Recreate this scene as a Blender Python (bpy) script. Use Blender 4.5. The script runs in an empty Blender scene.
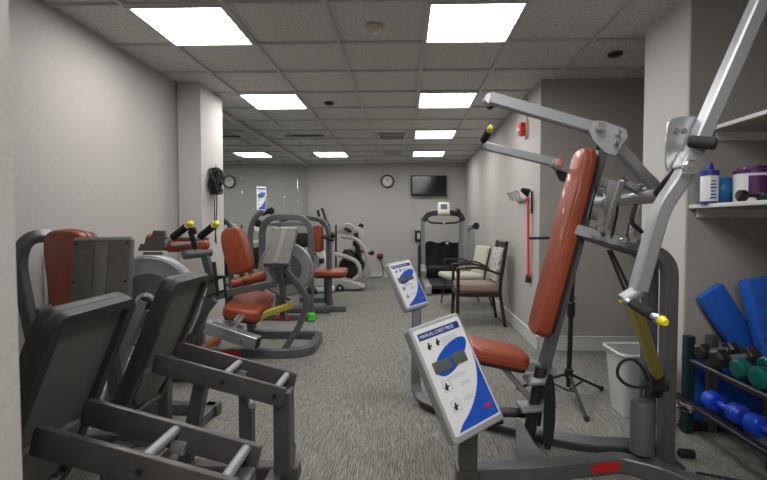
import bpy, bmesh, math, random
from mathutils import Vector, Matrix
random.seed(4)
S = bpy.context.scene
C = S.collection
PI = math.pi
V = Vector

# ------------------------------------------------------------------ camera
F = 450.0; CU = 392.5; CV = 240.0; CZ = 1.18
YAW = math.radians(1.6); PITCH = math.radians(2.04)
cam = bpy.data.cameras.new('camera'); camo = bpy.data.objects.new('camera', cam); C.objects.link(camo)
cam.sensor_fit = 'HORIZONTAL'; cam.sensor_width = 36; cam.lens = 36 * F / 767
cam.shift_x = -9 / 767
cam.clip_start = 0.02
camo.location = (0, 0, CZ)
camo.rotation_euler = (PI / 2 - PITCH, 0, YAW)
cam.dof.use_dof = True; cam.dof.focus_distance = 3.2; cam.dof.aperture_fstop = 7.0
S.camera = camo
RM = camo.rotation_euler.to_matrix()
def P(u, v, Y):
    "point of the room at depth Y seen in direction u, v"
    d = RM @ V(((u - CU) / F, -(v - CV) / F, -1.0))
    return V((d.x * Y / d.y, Y, CZ + d.z * Y / d.y))

def PF(u, v, Y, z=.04):
    "the same, set down on the floor"
    p = P(u, v, Y); p.z = z; return p

# ------------------------------------------------------------------ light
w = bpy.data.worlds.new('world'); S.world = w; w.use_nodes = True
w.node_tree.nodes['Background'].inputs[0].default_value = (1, 1, 1, 1)
w.node_tree.nodes['Background'].inputs[1].default_value = 0.12
S.view_settings.view_transform = 'Standard'; S.view_settings.look = 'None'
S.view_settings.gamma = 1; S.view_settings.use_curve_mapping = False
S.view_settings.exposure = 0.68
PANEL = 11.0

# ------------------------------------------------------------------ materials
MT = {}
def mat(name, col, rough=.6, metal=0, bump=None, var=None, emit=0, alpha=1, trans=0, spec=.5, coat=0):
    m = bpy.data.materials.new(name); m.use_nodes = True
    nt = m.node_tree; b = nt.nodes['Principled BSDF']
    b.inputs['Base Color'].default_value = (*col, 1)
    b.inputs['Roughness'].default_value = rough; b.inputs['Metallic'].default_value = metal
    b.inputs['Specular IOR Level'].default_value = spec
    b.inputs['Coat Weight'].default_value = coat
    if trans: b.inputs['Transmission Weight'].default_value = trans
    if emit:
        b.inputs['Emission Color'].default_value = (*col, 1); b.inputs['Emission Strength'].default_value = emit
    tc = nt.nodes.new('ShaderNodeTexCoord')
    if var:                                     # (scale, amount): cloudy wear of the colour itself
        n = nt.nodes.new('ShaderNodeTexNoise'); n.inputs['Scale'].default_value = var[0]; n.inputs['Detail'].default_value = 4
        nt.links.new(tc.outputs['Object'], n.inputs['Vector'])
        r = nt.nodes.new('ShaderNodeValToRGB')
        r.color_ramp.elements[0].position = .3; r.color_ramp.elements[1].position = .7
        r.color_ramp.elements[0].color = (*[c * (1 - var[1]) for c in col], 1)
        r.color_ramp.elements[1].color = (*[min(1, c * (1 + var[1])) for c in col], 1)
        nt.links.new(n.outputs['Fac'], r.inputs['Fac']); nt.links.new(r.outputs['Color'], b.inputs['Base Color'])
    if bump:                                    # (scale, strength)
        n = nt.nodes.new('ShaderNodeTexNoise'); n.inputs['Scale'].default_value = bump[0]; n.inputs['Detail'].default_value = 3
        nt.links.new(tc.outputs['Object'], n.inputs['Vector'])
        bp = nt.nodes.new('ShaderNodeBump'); bp.inputs['Strength'].default_value = bump[1]; bp.inputs['Distance'].default_value = .01
        nt.links.new(n.outputs['Fac'], bp.inputs['Height']); nt.links.new(bp.outputs['Normal'], b.inputs['Normal'])
    MT[name] = m
    return m
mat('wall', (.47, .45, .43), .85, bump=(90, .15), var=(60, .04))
mat('wall_shaded', (.40, .375, .355), .85, bump=(90, .15), var=(60, .05))  # wall paint made darker: shade of alcove and nook put into the colour
mat('column_paint', (.56, .54, .52), .85, bump=(90, .15))
mat('trim', (.62, .62, .60), .5)
mat('grid', (.55, .535, .52), .5)
mat('frame', (.135, .14, .15), .42, .5, var=(9, .08))
mat('dark_frame', (.105, .100, .100), .42, .45, var=(12, .15))
mat('shell', (.030, .027, .027), .5, 0, bump=(300, .1))
mat('shell_inner', (.12, .115, .112), .6, 0, bump=(300, .1))
mat('silver', (.34, .35, .37), .48, .5)
mat('chrome', (.8, .8, .8), .13, 1)
mat('steel', (.50, .51, .53), .33, .8)
mat('red_vinyl', (.28, .052, .019), .46, 0, bump=(260, .12), var=(14, .12), coat=.15)
mat('red_piping', (.28, .05, .02), .4)
mat('red_label', (.55, .015, .02), .4)
mat('placard_shell', (.36, .36, .37), .45, .15)
mat('placard_back', (.135, .13, .122), .75, .0, var=(30, .1))
mat('placard_strip', (.19, .185, .178), .7, 0)
mat('white_print', (.75, .77, .80), .35)
mat('blue_print', (.012, .085, .50), .35)
mat('navy_print', (.01, .03, .22), .35)
mat('lcd', (.10, .115, .11), .25)
mat('black_print', (.02, .02, .025), .4)
mat('grey_print', (.45, .46, .5), .4)
mat('black', (.012, .012, .013), .5)
mat('black_gloss', (.008, .008, .01), .12)
mat('rubber', (.018, .018, .02), .75)
mat('foam', (.012, .012, .014), .9, bump=(400, .3))
mat('yellow', (.85, .75, .02), .4)
mat('gold', (.50, .42, .08), .35, .5)
mat('green', (.05, .55, .04), .5)
mat('white_plastic', (.62, .62, .62), .35)
mat('disc_grey', (.30, .31, .33), .4, .2)
mat('disc_dark', (.11, .115, .13), .45, .2)
mat('bin', (.58, .60, .60), .4)
mat('blue_mat', (.008, .10, .50), .8, bump=(180, .35), var=(25, .15))
mat('blue_ball', (.01, .14, .38), .45)
mat('blue_vinyl', (.01, .06, .60), .35)
mat('teal', (.0, .13, .115), .35)
mat('dark_teal', (.006, .03, .03), .45)
mat('iron', (.05, .047, .047), .4, .6)
mat('purple', (.085, .006, .10), .4)
mat('navy_cap', (.03, .03, .25), .35)
mat('shelf', (.66, .66, .65), .4)
mat('wood', (.022, .011, .008), .35)
mat('tan', (.27, .21, .16), .8, bump=(300, .2))
mat('cream', (.52, .52, .42), .85, bump=(200, .2))
mat('floral', (.50, .52, .48), .85)
mat('fire_red', (.65, .03, .02), .35)
mat('band_red', (.75, .03, .04), .45)
mat('cream_plastic', (.62, .55, .38), .4)
mat('cloth_black', (.010, .010, .012), .95, bump=(30, .8))
mat('ellip', (.46, .45, .42), .4)
mat('dull_green', (.10, .16, .12), .5)  # muted green of the side panel
mat('clock_face', (.72, .74, .76), .3)
mat('diffuser', (1, .985, .96), .5, emit=PANEL)
mat('tile', (.40, .385, .375), .95)
mat('mirror', (.70, .76, .73), .03, 1)
mat('jamb', (.50, .46, .42), .7)
mat('shelf_brown', (.36, .29, .22), .7)  # plain brown for the shelf undersides

def ceiling_mat():
    m = MT['tile']; nt = m.node_tree; b = nt.nodes['Principled BSDF']
    tc = nt.nodes.new('ShaderNodeTexCoord'); n = nt.nodes.new('ShaderNodeTexNoise')
    n.inputs['Scale'].default_value = 55; n.inputs['Detail'].default_value = 6
    nt.links.new(tc.outputs['Object'], n.inputs['Vector'])
    r = nt.nodes.new('ShaderNodeValToRGB'); r.color_ramp.elements[0].position = .38; r.color_ramp.elements[1].position = .58
    r.color_ramp.elements[0].color = (.52, .505, .49, 1); r.color_ramp.elements[1].color = (.70, .68, .66, 1)
    nt.links.new(n.outputs['Fac'], r.inputs['Fac']); nt.links.new(r.outputs['Color'], b.inputs['Base Color'])
    bp = nt.nodes.new('ShaderNodeBump'); bp.inputs['Strength'].default_value = .5; bp.inputs['Distance'].default_value = .01
    nt.links.new(n.outputs['Fac'], bp.inputs['Height']); nt.links.new(bp.outputs['Normal'], b.inputs['Normal'])
ceiling_mat()

def carpet_mat():
    m = bpy.data.materials.new('carpet'); m.use_nodes = True; nt = m.node_tree; b = nt.nodes['Principled BSDF']
    b.inputs['Roughness'].default_value = .95; b.inputs['Specular IOR Level'].default_value = .15
    tc = nt.nodes.new('ShaderNodeTexCoord'); L = nt.links.new
    def noise(sx, sy, sc, det=4, dist=0):
        mp = nt.nodes.new('ShaderNodeMapping'); mp.inputs['Scale'].default_value = (sx, sy, 1)
        n = nt.nodes.new('ShaderNodeTexNoise'); n.inputs['Scale'].default_value = sc; n.inputs['Detail'].default_value = det
        n.inputs['Distortion'].default_value = dist
        L(tc.outputs['Object'], mp.inputs['Vector']); L(mp.outputs['Vector'], n.inputs['Vector']); return n
    a = noise(1, .10, 130, 3, 1.2)        # long streaks running down the room
    c = noise(1, 1, 260, 2)
    wv = nt.nodes.new('ShaderNodeTexWave'); wv.bands_direction = 'X'; wv.inputs['Scale'].default_value = 26
    wv.inputs['Distortion'].default_value = 7; wv.inputs['Detail'].default_value = 2; wv.inputs['Detail Scale'].default_value = 1.2
    mp = nt.nodes.new('ShaderNodeMapping'); mp.inputs['Scale'].default_value = (1, .35, 1)
    L(tc.outputs['Object'], mp.inputs['Vector']); L(mp.outputs['Vector'], wv.inputs['Vector'])
    def mth(op, x, y):
        q = nt.nodes.new('ShaderNodeMath'); q.operation = op
        for i, s in enumerate((x, y)):
            if isinstance(s, (int, float)): q.inputs[i].default_value = s
            else: L(s, q.inputs[i])
        return q.outputs[0]
    s = mth('ADD', mth('MULTIPLY', a.outputs['Fac'], .62), mth('ADD', mth('MULTIPLY', c.outputs['Fac'], .23), mth('MULTIPLY', wv.outputs['Fac'], .13)))
    r = nt.nodes.new('ShaderNodeValToRGB'); r.color_ramp.elements[0].position = .38; r.color_ramp.elements[1].position = .62
    r.color_ramp.elements[0].color = (.12, .117, .103, 1); r.color_ramp.elements[1].color = (.33, .328, .295, 1)
    L(s, r.inputs['Fac']); L(r.outputs['Color'], b.inputs['Base Color'])
    bp = nt.nodes.new('ShaderNodeBump'); bp.inputs['Strength'].default_value = .5; bp.inputs['Distance'].default_value = .006
    L(s, bp.inputs['Height']); L(bp.outputs['Normal'], b.inputs['Normal'])
    MT['carpet'] = m
carpet_mat()

def floral_mat():
    m = MT['floral']; nt = m.node_tree; b = nt.nodes['Principled BSDF']
    tc = nt.nodes.new('ShaderNodeTexCoord'); v = nt.nodes.new('ShaderNodeTexVoronoi'); v.inputs['Scale'].default_value = 22
    nt.links.new(tc.outputs['Object'], v.inputs['Vector'])
    r = nt.nodes.new('ShaderNodeValToRGB')
    r.color_ramp.elements[0].position = .25; r.color_ramp.elements[1].position = .45
    r.color_ramp.elements[0].color = (.16, .20, .17, 1); r.color_ramp.elements[1].color = (.52, .53, .48, 1)
    nt.links.new(v.outputs['Distance'], r.inputs['Fac']); nt.links.new(r.outputs['Color'], b.inputs['Base Color'])
floral_mat()

# ------------------------------------------------------------------ mesh helpers
def frame(xd, zd, o=(0, 0, 0)):
    "matrix whose x axis follows xd and whose z axis is near zd"
    x = V(xd).normalized(); z = V(zd); z = (z - x * z.dot(x)).normalized(); y = z.cross(x)
    M = Matrix((x, y, z)).transposed().to_4x4(); M.translation = V(o); return M
def T(x, y, z): return Matrix.Translation(V((x, y, z)))
def RZ(a): return Matrix.Rotation(math.radians(a), 4, 'Z')
def RX(a): return Matrix.Rotation(math.radians(a), 4, 'X')
def RY(a): return Matrix.Rotation(math.radians(a), 4, 'Y')

def fillet(pts, r, n=6):
    pts = [V(p) for p in pts]
    if r <= 0 or len(pts) < 3: return pts
    out = [pts[0]]
    for i in range(1, len(pts) - 1):
        a, b, c = pts[i - 1], pts[i], pts[i + 1]
        u = (a - b); v = (c - b)
        t = min(r, u.length * .48, v.length * .48)
        p0 = b + u.normalized() * t; p1 = b + v.normalized() * t
        for k in range(n + 1):
            s = k / n
            out.append(p0 * (1 - s) ** 2 + b * 2 * s * (1 - s) + p1 * s * s)
    out.append(pts[-1]); return out

class MB:
    def __init__(s): s.bm = bmesh.new(); s.mats = []
    def mi(s, m):
        if m is None: return 0
        if m not in s.mats: s.mats.append(m)
        return s.mats.index(m)
    def _mark(s, faces, m, smooth=False):
        i = s.mi(m)
        for f in faces: f.material_index = i; f.smooth = smooth
    def box(s, c, size, M=None, bev=0, seg=2, m=None):
        t = bmesh.new(); bmesh.ops.create_cube(t, size=1)
        for v in t.verts: v.co = V((v.co.x * size[0], v.co.y * size[1], v.co.z * size[2]))
        if bev > 0:
            bev = min(bev, min(size) * .49)
            bmesh.ops.bevel(t, geom=t.edges[:], offset=bev, segments=seg, profile=.5, affect='EDGES')
        A = T(*c) @ M if M is not None else T(*c)
        return s._join(t, A, m, bev > 0)
    def lbox(s, A, size, c=(0, 0, 0), bev=0, seg=2, m=None):
        return s.box((0, 0, 0), size, A @ T(*c), bev, seg, m)
    def _join(s, t, A, m, smooth):
        vm = {}
        for v in t.verts: vm[v] = s.bm.verts.new(A @ v.co)
        fs = []
        for f in t.faces:
            try: fs.append(s.bm.faces.new([vm[v] for v in f.verts]))
            except ValueError: pass
        t.free(); s._mark(fs, m, smooth); return s
    def sweep(s, pts, prof, up=(0, 0, 1), m=None, smooth=True, closed=False, scales=None):
        pts = [V(p) for p in pts]; n = len(pts); rings = []; upv = V(up)
        ref = None
        for i, p in enumerate(pts):
            if closed: d = (pts[(i + 1) % n] - pts[i - 1]).normalized()
            else: d = (pts[min(i + 1, n - 1)] - pts[max(i - 1, 0)]).normalized()
            if ref is None:
                ref = upv - d * upv.dot(d)
                if ref.length < 1e-3: ref = V((1, 0, 0)) - d * d.x
                if ref.length < 1e-3: ref = V((0, 1, 0)) - d * d.y
            else: ref = ref - d * ref.dot(d)
            ref.normalize(); side = d.cross(ref).normalized()
            k = scales[i] if scales else 1
            # widen at corners so that the section stays constant
            rings.append([s.bm.verts.new(p + side * (a * k) + ref * (b * k)) for a, b in prof])
        fs = []; L = len(prof)
        for i in range(n if closed else n - 1):
            A = rings[i]; B = rings[(i + 1) % n]
            for j in range(L):
                fs.append(s.bm.faces.new([A[j], A[(j + 1) % L], B[(j + 1) % L], B[j]]))
        if not closed:
            fs.append(s.bm.faces.new(rings[0][::-1])); fs.append(s.bm.faces.new(rings[-1]))
        s._mark(fs, m, smooth)
        if not closed:
            fs[-1].smooth = False; fs[-2].smooth = False
        return s
    def tube(s, pts, r=.012, fil=0, n=10, m=None, up=(0, 0, 1), closed=False):
        pr = [(r * math.cos(2 * PI * k / n), r * math.sin(2 * PI * k / n)) for k in range(n)]
        return s.sweep(fillet(pts, fil), pr, up, m, True, closed)
    def rect(s, pts, w=.075, h=.075, fil=0, m=None, up=(0, 0, 1), c=.006):
        a, b = w / 2, h / 2; c = min(c, a * .5, b * .5); q = []
        for sx, sy, f in ((1, 1, 0), (-1, 1, 1), (-1, -1, 0), (1, -1, 1)):
            p1 = (sx * (a), sy * (b - c)); p2 = (sx * (a - c), sy * b)
            q += [p1, p2] if f == 0 else [p2, p1]
        return s.sweep(fillet(pts, fil), q, up, m, True)
    def cyl(s, p0, p1, r0, r1=None, n=20, m=None, bev=0):
        p0 = V(p0); p1 = V(p1); r1 = r0 if r1 is None else r1; d = p1 - p0; L = d.length
        prof = [(r0, 0), (r1, L)]
        if bev: prof = [(r0 - bev, 0), (r0, bev), (r1, L - bev), (r1 - bev, L)]
        return s.lathe(p0, d, prof, n, m)
    def lathe(s, o, ax, prof, n=24, m=None, caps=True):
        o = V(o); a = V(ax).normalized()
        x = a.orthogonal().normalized(); y = a.cross(x); rings = []
        for r, h in prof:
            rings.append([s.bm.verts.new(o + a * h + (x * math.cos(2 * PI * k / n) + y * math.sin(2 * PI * k / n)) * max(r, 1e-4)) for k in range(n)])
        fs = []
        for i in range(len(rings) - 1):
            for k in range(n):
                fs.append(s.bm.faces.new([rings[i][k], rings[i][(k + 1) % n], rings[i + 1][(k + 1) % n], rings[i + 1][k]]))
        s._mark(fs, m, True)
        if caps:
            c = [s.bm.faces.new(rings[0][::-1]), s.bm.faces.new(rings[-1])]; s._mark(c, m, False)
        return s
    def prism(s, out, t, A=Matrix(), m=None, bev=0, smooth=False):
        "outline in local xy, thickness t along local z, centred"
        q = bmesh.new()
        vs = [q.verts.new((x, y, -t / 2)) for x, y in out]; f = q.faces.new(vs)
        r = bmesh.ops.extrude_face_region(q, geom=[f])
        for v in [g for g in r['geom'] if isinstance(g, bmesh.types.BMVert)]: v.co.z += t
        bmesh.ops.recalc_face_normals(q, faces=q.faces[:])
        if bev:
            e = [e for e in q.edges if abs(e.verts[0].co.z - e.verts[1].co.z) < 1e-6]
            bmesh.ops.bevel(q, geom=e, offset=bev, segments=3, profile=.5, affect='EDGES')
        return s._join(q, A, m, smooth or bev > 0)
    def sphere(s, c, r, n=20, m=None, A=Matrix()):
        t = bmesh.new(); bmesh.ops.create_uvsphere(t, u_segments=n, v_segments=n // 2 + 2, radius=1)
        r = r if hasattr(r, '__len__') else (r, r, r)
        for v in t.verts: v.co = V((v.co.x * r[0], v.co.y * r[1], v.co.z * r[2]))
        return s._join(t, T(*c) @ A, m, True)
    def build(s, name, m, parent=None, org=None):
        bmesh.ops.recalc_face_normals(s.bm, faces=s.bm.faces[:])
        if parent is not None: o0 = wloc(parent)
        elif org is not None: o0 = V(org)
        else:
            xs = [v.co for v in s.bm.verts]
            o0 = V(((min(p.x for p in xs) + max(p.x for p in xs)) / 2, (min(p.y for p in xs) + max(p.y for p in xs)) / 2, min(p.z for p in xs)))
        for v in s.bm.verts: v.co -= o0
        me = bpy.data.meshes.new(name)
        s.bm.to_mesh(me); s.bm.free()
        me.materials.append(MT[m])
        if s.mats:
            # index 0 means 'own material' only when no face named one explicitly
            me.materials.clear()
            for k in s.mats: me.materials.append(MT[k if k else m])
        try: me.set_sharp_from_angle(angle=math.radians(38))
        except Exception: pass
        ob = bpy.data.objects.new(name, me); C.objects.link(ob)
        if parent is not None: ob.parent = parent
        else: ob.location = o0
        return ob
def wloc(o):
    p = V(o.location); q = o.parent
    while q: p += V(q.location); q = q.parent
    return p
_orig_mi = MB.mi
def mi(s, m):
    m = m or ''
    if m not in s.mats: s.mats.append(m)
    return s.mats.index(m)
MB.mi = mi

def tag(o, label=None, cat=None, group=None, kind=None):
    if label: o['label'] = label
    if cat: o['category'] = cat
    if group: o['group'] = group
    if kind: o['kind'] = kind
    return o
def thing(name, loc, label, cat, group=None):
    e = bpy.data.objects.new(name, None); C.objects.link(e); e.location = loc; e.empty_display_size = .1
    return tag(e, label, cat, group)
def struct(name, mb, m, parent=None):
    o = mb.build(name, m, parent)
    if parent is None: o['kind'] = 'structure'
    return o
def copy_tree(o, parent=None):
    c = o.copy(); C.objects.link(c)
    if parent is not None: c.parent = parent
    for ch in [x for x in bpy.data.objects if x.parent == o]: copy_tree(ch, c)
    return c
def text_mesh(name, body, A, size, m, parent, bold=0, width=None):
    cu = bpy.data.curves.new('lettering', 'FONT'); cu.body = body; cu.size = size; cu.align_x = 'LEFT'; cu.align_y = 'CENTER'
    cu.offset = bold; cu.extrude = .0006
    to = bpy.data.objects.new('lettering', cu)
    me = bpy.data.meshes.new_from_object(to); bpy.data.objects.remove(to); bpy.data.curves.remove(cu)
    if width:
        xs = [v.co.x for v in me.vertices]; k = width / (max(xs) - min(xs)); x0 = min(xs)
        for v in me.vertices: v.co.x = (v.co.x - x0) * k
    o0 = wloc(parent)
    for v in me.vertices: v.co = A @ v.co - o0
    me.materials.clear(); me.materials.append(MT[m]); me.name = name
    ob = bpy.data.objects.new(name, me); C.objects.link(ob); ob.parent = parent
    return ob
def rounded(w, h, r, n=5):
    out = []
    for cx, cy, a0 in ((w / 2 - r, h / 2 - r, 0), (-w / 2 + r, h / 2 - r, 90), (-w / 2 + r, -h / 2 + r, 180), (w / 2 - r, -h / 2 + r, 270)):
        for k in range(n + 1):
            a = math.radians(a0 + 90 * k / n); out.append((cx + r * math.cos(a), cy + r * math.sin(a)))
    return out
def smooth_outline(pts, it=2):
    for _ in range(it):
        q = []
        for i in range(len(pts)):
            a, b = V(pts[i]), V(pts[(i + 1) % len(pts)])
            q += [tuple(a * .75 + b * .25), tuple(a * .25 + b * .75)]
        pts = q
    return pts

# ------------------------------------------------------------------ the room
CEIL = 2.5; BACK = 9.9; XL = -2.14; XR = 1.25
struct('floor', MB().box((0, 4.9, -.05), (9, 14.0, .1)), 'carpet')
struct('ceiling', MB().box((0, 5.2, CEIL + .06), (8, 10.2, .1)), 'tile')
g = MB()
x = .13 - 4 * .61
gx = []
while x < 3.2: gx.append(x); x += .61
for x in gx: g.box((x, 5.2, CEIL + .002), (.024, 9.6, .022))
gy = []
y = 3.32 - 4 * .61
while y < 9.9: gy.append(y); y += .61
for y in gy: g.box((.2, y, CEIL + .001), (5.6, .024, .022))
struct('trim_1', g, 'grid')
struct('wall_left', MB().box((XL - .06, 5.3, CEIL / 2 + .02), (.1, 9.6, CEIL + .06)), 'wall')
struct('wall_back', MB().box((-.2, BACK + .06, CEIL / 2 + .02), (6, .1, CEIL + .06)), 'wall')
struct('wall_right', MB().prism([(1.2475, 4.221), (1.310, BACK + .02), (1.45, BACK + .02), (1.37, 4.221)], CEIL + .06, T(0, 0, CEIL / 2 + .02)), 'wall')
struct('wall_alcove', MB().box((2.31, 4.281, CEIL / 2 + .02), (1.86, .12, CEIL + .06)).box((1.80, 4.2165, CEIL / 2 + .02), (1.105, .007, CEIL + .06)), 'wall_shaded')
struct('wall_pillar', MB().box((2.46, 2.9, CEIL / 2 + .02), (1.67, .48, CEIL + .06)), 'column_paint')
struct('wall_nook', MB().box((2.21, 1.6, CEIL / 2 + .02), (.14, 2.1, CEIL + .06)), 'wall_shaded')
struct('wall_nook_back', MB().box((1.896, 2.652, CEIL / 2 + .02), (.54, .012, CEIL + .06)), 'wall_shaded')  # thin sheet over the pillar front, its shade painted in
struct('wall_alcove_end', MB().box((3.3, 3.7, CEIL / 2), (.1, 1.2, CEIL + .06)), 'wall_shaded')
struct('wall_column', MB().box((-2.03, 4.465, CEIL / 2 + .02), (.22, .51, CEIL + .06)), 'column_paint')
struct('wall_front', MB().box((-1.40, .56, CEIL / 2 + .02), (1.70, .12, CEIL + .06)).box((1.6, .56, CEIL / 2 + .02), (1.2, .12, CEIL + .06)).box((.2, .56, 2.33), (1.7, .12, .42)), 'wall')
# mirror of five panels on the left wall
m = MB()
ys = [4.74, 5.85, 6.9, 7.9, 8.9, 9.86]
for a, b in zip(ys, ys[1:]): m.box((XL - .0, (a + b) / 2, 1.30), (.012, b - a - .006, 2.28), bev=.002, seg=1)
mir = m.build('wall_mirror', 'mirror'); tag(mir, 'tall frameless wall mirror in panels on the left wall beyond the column', 'mirror')
struct('trim_2', MB().box((XL + .012, 7.3, 2.46), (.03, 5.12, .05)), 'grid')
def base(name, a, b, n):
    a = V((*a, 0)); b = V((*b, 0)); d = (b - a).normalized(); L = (b - a).length; nn = V((*n, 0))
    A = frame(d, (0, 0, 1), (a + b) / 2 + nn * .009)
    q = MB().lbox(A, (L, .016, .125), (0, 0, .0635)).lbox(A, (L, .024, .018), (0, 0, .128), bev=.006)
    struct(name, q, 'trim')
base('baseboard_back', (-2.1, 9.985 - .08), (1.28, 9.985 - .08), (0, -1))
base('baseboard_right', (1.2465, 4.20), (1.309, 9.88), (-1, 0))
base('baseboard_alcove', (XR + .0, 4.212), (2.6, 4.212), (0, -1))
base('baseboard_left', (XL + .05 - .06, .65), (XL - .01, 4.19), (1, 0))
base('baseboard_column', (-1.92, 4.21), (-1.92, 4.72), (1, 0))
base('baseboard_pillar', (1.625, 2.67), (1.625, 3.13), (-1, 0))

# ceiling lights
def ceiling_light(x, y, label, proto=[None]):
    if proto[0] is None:
        t = thing('ceiling_light', (0, 0, CEIL), label, 'light', 'ceiling light panels')
        q = MB()
        for a, b, c, d in ((-.29, 0, .024, .60), (.29, 0, .024, .60), (0, -.29, .56, .024), (0, .29, .56, .024)):
            q.box((a, b, CEIL - .006), (c, d, .022), bev=.003, seg=1)
        q.build('light_frame', 'grid', t)
        MB().box((0, 0, CEIL - .002), (.556, .556, .012)).build('diffuser', 'diffuser', t)
        proto[0] = t
    else: t = copy_tree(proto[0])
    t.location = (x, y, CEIL); t['label'] = label
for x, y, l in ((-1.395, 3.015, 'square ceiling light panel nearest on the left side, above the left wall machines'),
                (-1.395, 4.845, 'square ceiling light panel second from the camera in the left row, beside the column top'),
                (-1.395, 8.505, 'small far ceiling light panel in the left row, beside the mirror'),
                (.435, 3.015, 'square ceiling light panel nearest in the right row, largest in view'),
                (.435, 4.845, 'ceiling light panel second from the camera in the right row'),
                (.435, 6.675, 'ceiling light panel third from the camera in the right row'),
                (.435, 1.185, 'added ceiling light panel out of view over the press machine, brightens the nook'),  # unseen panel, added to brighten the nook and near equipment
                (.435, 8.505, 'ceiling light panel farthest in the right row, above the television'),):
    ceiling_light(x, y, l)

def vent(x, y, sx, sy, label):
    t = thing('ceiling_vent', (x, y, CEIL - .012), label, 'vent')
    q = MB(); z = CEIL - .014
    for a, b, c, d in ((-sx / 2, 0, .025, sy), (sx / 2, 0, .025, sy), (0, -sy / 2, sx, .025), (0, sy / 2, sx, .025)): q.box((x + a, y + b, z), (c, d, .012), bev=.002, seg=1)
    q.build('vent_frame', 'trim', t)
    MB().box((x, y, z + .003), (sx, sy, .004)).build('vent_backing', 'black', t)
    s_ = MB()
    for k in range(5): s_.box((x, y - sy / 2 + sy * (k + .5) / 5, z - .001), (sx * .95, .012, .006), RX(30))
    s_.build('louvre', 'grid', t)
vent(-.20, 6.82, .38, .36, 'square white louvred air vent in the ceiling left of the third light')
vent(-.24, 8.42, .34, .22, 'small distant air vent in the ceiling before the television wall')
def ceiling_disc(name, u, v, r, h, mt, label, cat, mt2=None):
    Y = 594 / (224 - v); p = P(u, v, Y); p.z = CEIL
    q = MB().lathe((p.x, p.y, CEIL - .001), (0, 0, -1), [(r, 0), (r, h * .3), (r * .8, h * .7), (r * .45, h), (.001, h)], 24)
    o = q.build(name, mt)
    tag(o, label, cat)
    if mt2: MB().lathe((p.x, p.y, CEIL - h), (0, 0, -1), [(r * .42, 0), (r * .42, .012), (r * .2, .02)], 16).build('sensor_cap', mt2, o)
ceiling_disc('smoke_detector', 374, 30, .055, .035, 'cream_plastic', 'small round cream smoke detector on the ceiling between the two near lights', 'smoke detector', 'white_plastic')
ceiling_disc('ceiling_sensor', 329, 104, .05, .02, 'black', 'small dark round ceiling fitting between the left and right light rows', 'ceiling fitting')
ceiling_disc('recessed_speaker', 615, 59, .055, .02, 'iron', 'dark round recessed fitting in the ceiling by the right pillar', 'ceiling fitting')
ceiling_disc('sprinkler_head', 366, 160, .035, .05, 'steel', 'tiny sprinkler head in the ceiling near the back wall', 'sprinkler')
tag(MB().box((-1.5, 6.72, CEIL - .010), (.58, .05, .012)).box((-1.5, 6.70, CEIL - .014), (.54, .01, .01)).build('linear_diffuser', 'iron'), 'thin dark slot diffuser in the ceiling near the mirror', 'vent')

# ------------------------------------------------------------------ things on the far walls
def clock(u, v):
    p = P(u, v, BACK); t = thing('wall_clock', (p.x, BACK, p.z), 'round black-rimmed wall clock with white face left of the television', 'clock')
    MB().lathe((p.x, BACK, p.z), (0, -1, 0), [(.13, 0), (.145, .015), (.145, .035), (.115, .045), (.115, .02)], 32).build('rim', 'black', t)
    MB().lathe((p.x, BACK - .018, p.z), (0, -1, 0), [(.116, 0), (.116, .004)], 32).build('clock_face', 'clock_face', t)
    MB().box((p.x, BACK - .03, p.z + .035), (.010, .004, .07)).build('minute_hand', 'black', t)
    MB().box((p.x + .008, BACK - .028, p.z + .025), (.012, .004, .05), RY(15)).build('hour_hand', 'black', t)
    for k in range(12):
        a = k * PI / 6; MB().box((p.x + .095 * math.sin(a), BACK - .024, p.z + .095 * math.cos(a)), (.008, .003, .018), RY(math.degrees(a))).build('hour_mark', 'black', t)

clock(387.5, 181.5)
a = P(411, 176, BACK); b = P(446, 196, BACK)
t = thing('wall_television', ((a.x + b.x) / 2, BACK, b.z), 'black flat television mounted high on the back wall', 'television')
cx, cz = (a.x + b.x) / 2, (a.z + b.z) / 2; W, H = b.x - a.x, a.z - b.z
MB().box((cx, BACK - .10, cz), (W, .045, H), bev=.01).build('housing', 'black', t)
MB().box((cx, BACK - .1235, cz + .01), (W - .05, .003, H - .06)).build('screen', 'black_gloss', t)
MB().box((cx, BACK - .04, cz), (.3, .08, .22)).build('wall_bracket', 'iron', t)
MB().tube([(cx - W * .42, BACK - .09, cz - H / 2), (cx - W * .42, BACK - .02, cz - H / 2 - .25), (cx - W * .36, BACK - .02, cz - H / 2 - .42), (cx - W * .30, BACK - .02, cz - H / 2 - .2)], .006, .1).build('power_cable', 'grid', t)
p = P(418.5, 236, BACK)
t = thing('wall_control_box', (p.x, BACK, p.z), 'small black box on the back wall beside the treadmill upright', 'control box')
MB().box((p.x, BACK - .03, p.z), (.16, .05, .24), bev=.01).build('housing', 'black', t)
MB().box((p.x, BACK - .057, p.z), (.06, .006, .13)).build('front_plate', 'grid', t)
MB().tube([(p.x - .05, BACK - .02, p.z + .1), (p.x - .14, BACK - .02, p.z + .2), (p.x - .16, BACK - .02, p.z - .1), (p.x - .05, BACK - .02, p.z - .22)], .006, .1).build('cable', 'grid', t)
p = P(380, 256, BACK)
t = thing('power_outlet', (p.x, BACK, p.z), 'orange-plugged power outlet low on the back wall with hanging cord', 'outlet')
MB().box((p.x, BACK - .02, p.z), (.13, .03, .10), bev=.008).build('cover_plate', 'iron', t)
MB().box((p.x - .02, BACK - .055, p.z + .02), (.07, .04, .05), bev=.01).build('plug', 'fire_red', t)
c1 = P(382, 264, BACK - .03); c2 = P(384, 276, BACK - .08)
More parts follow.
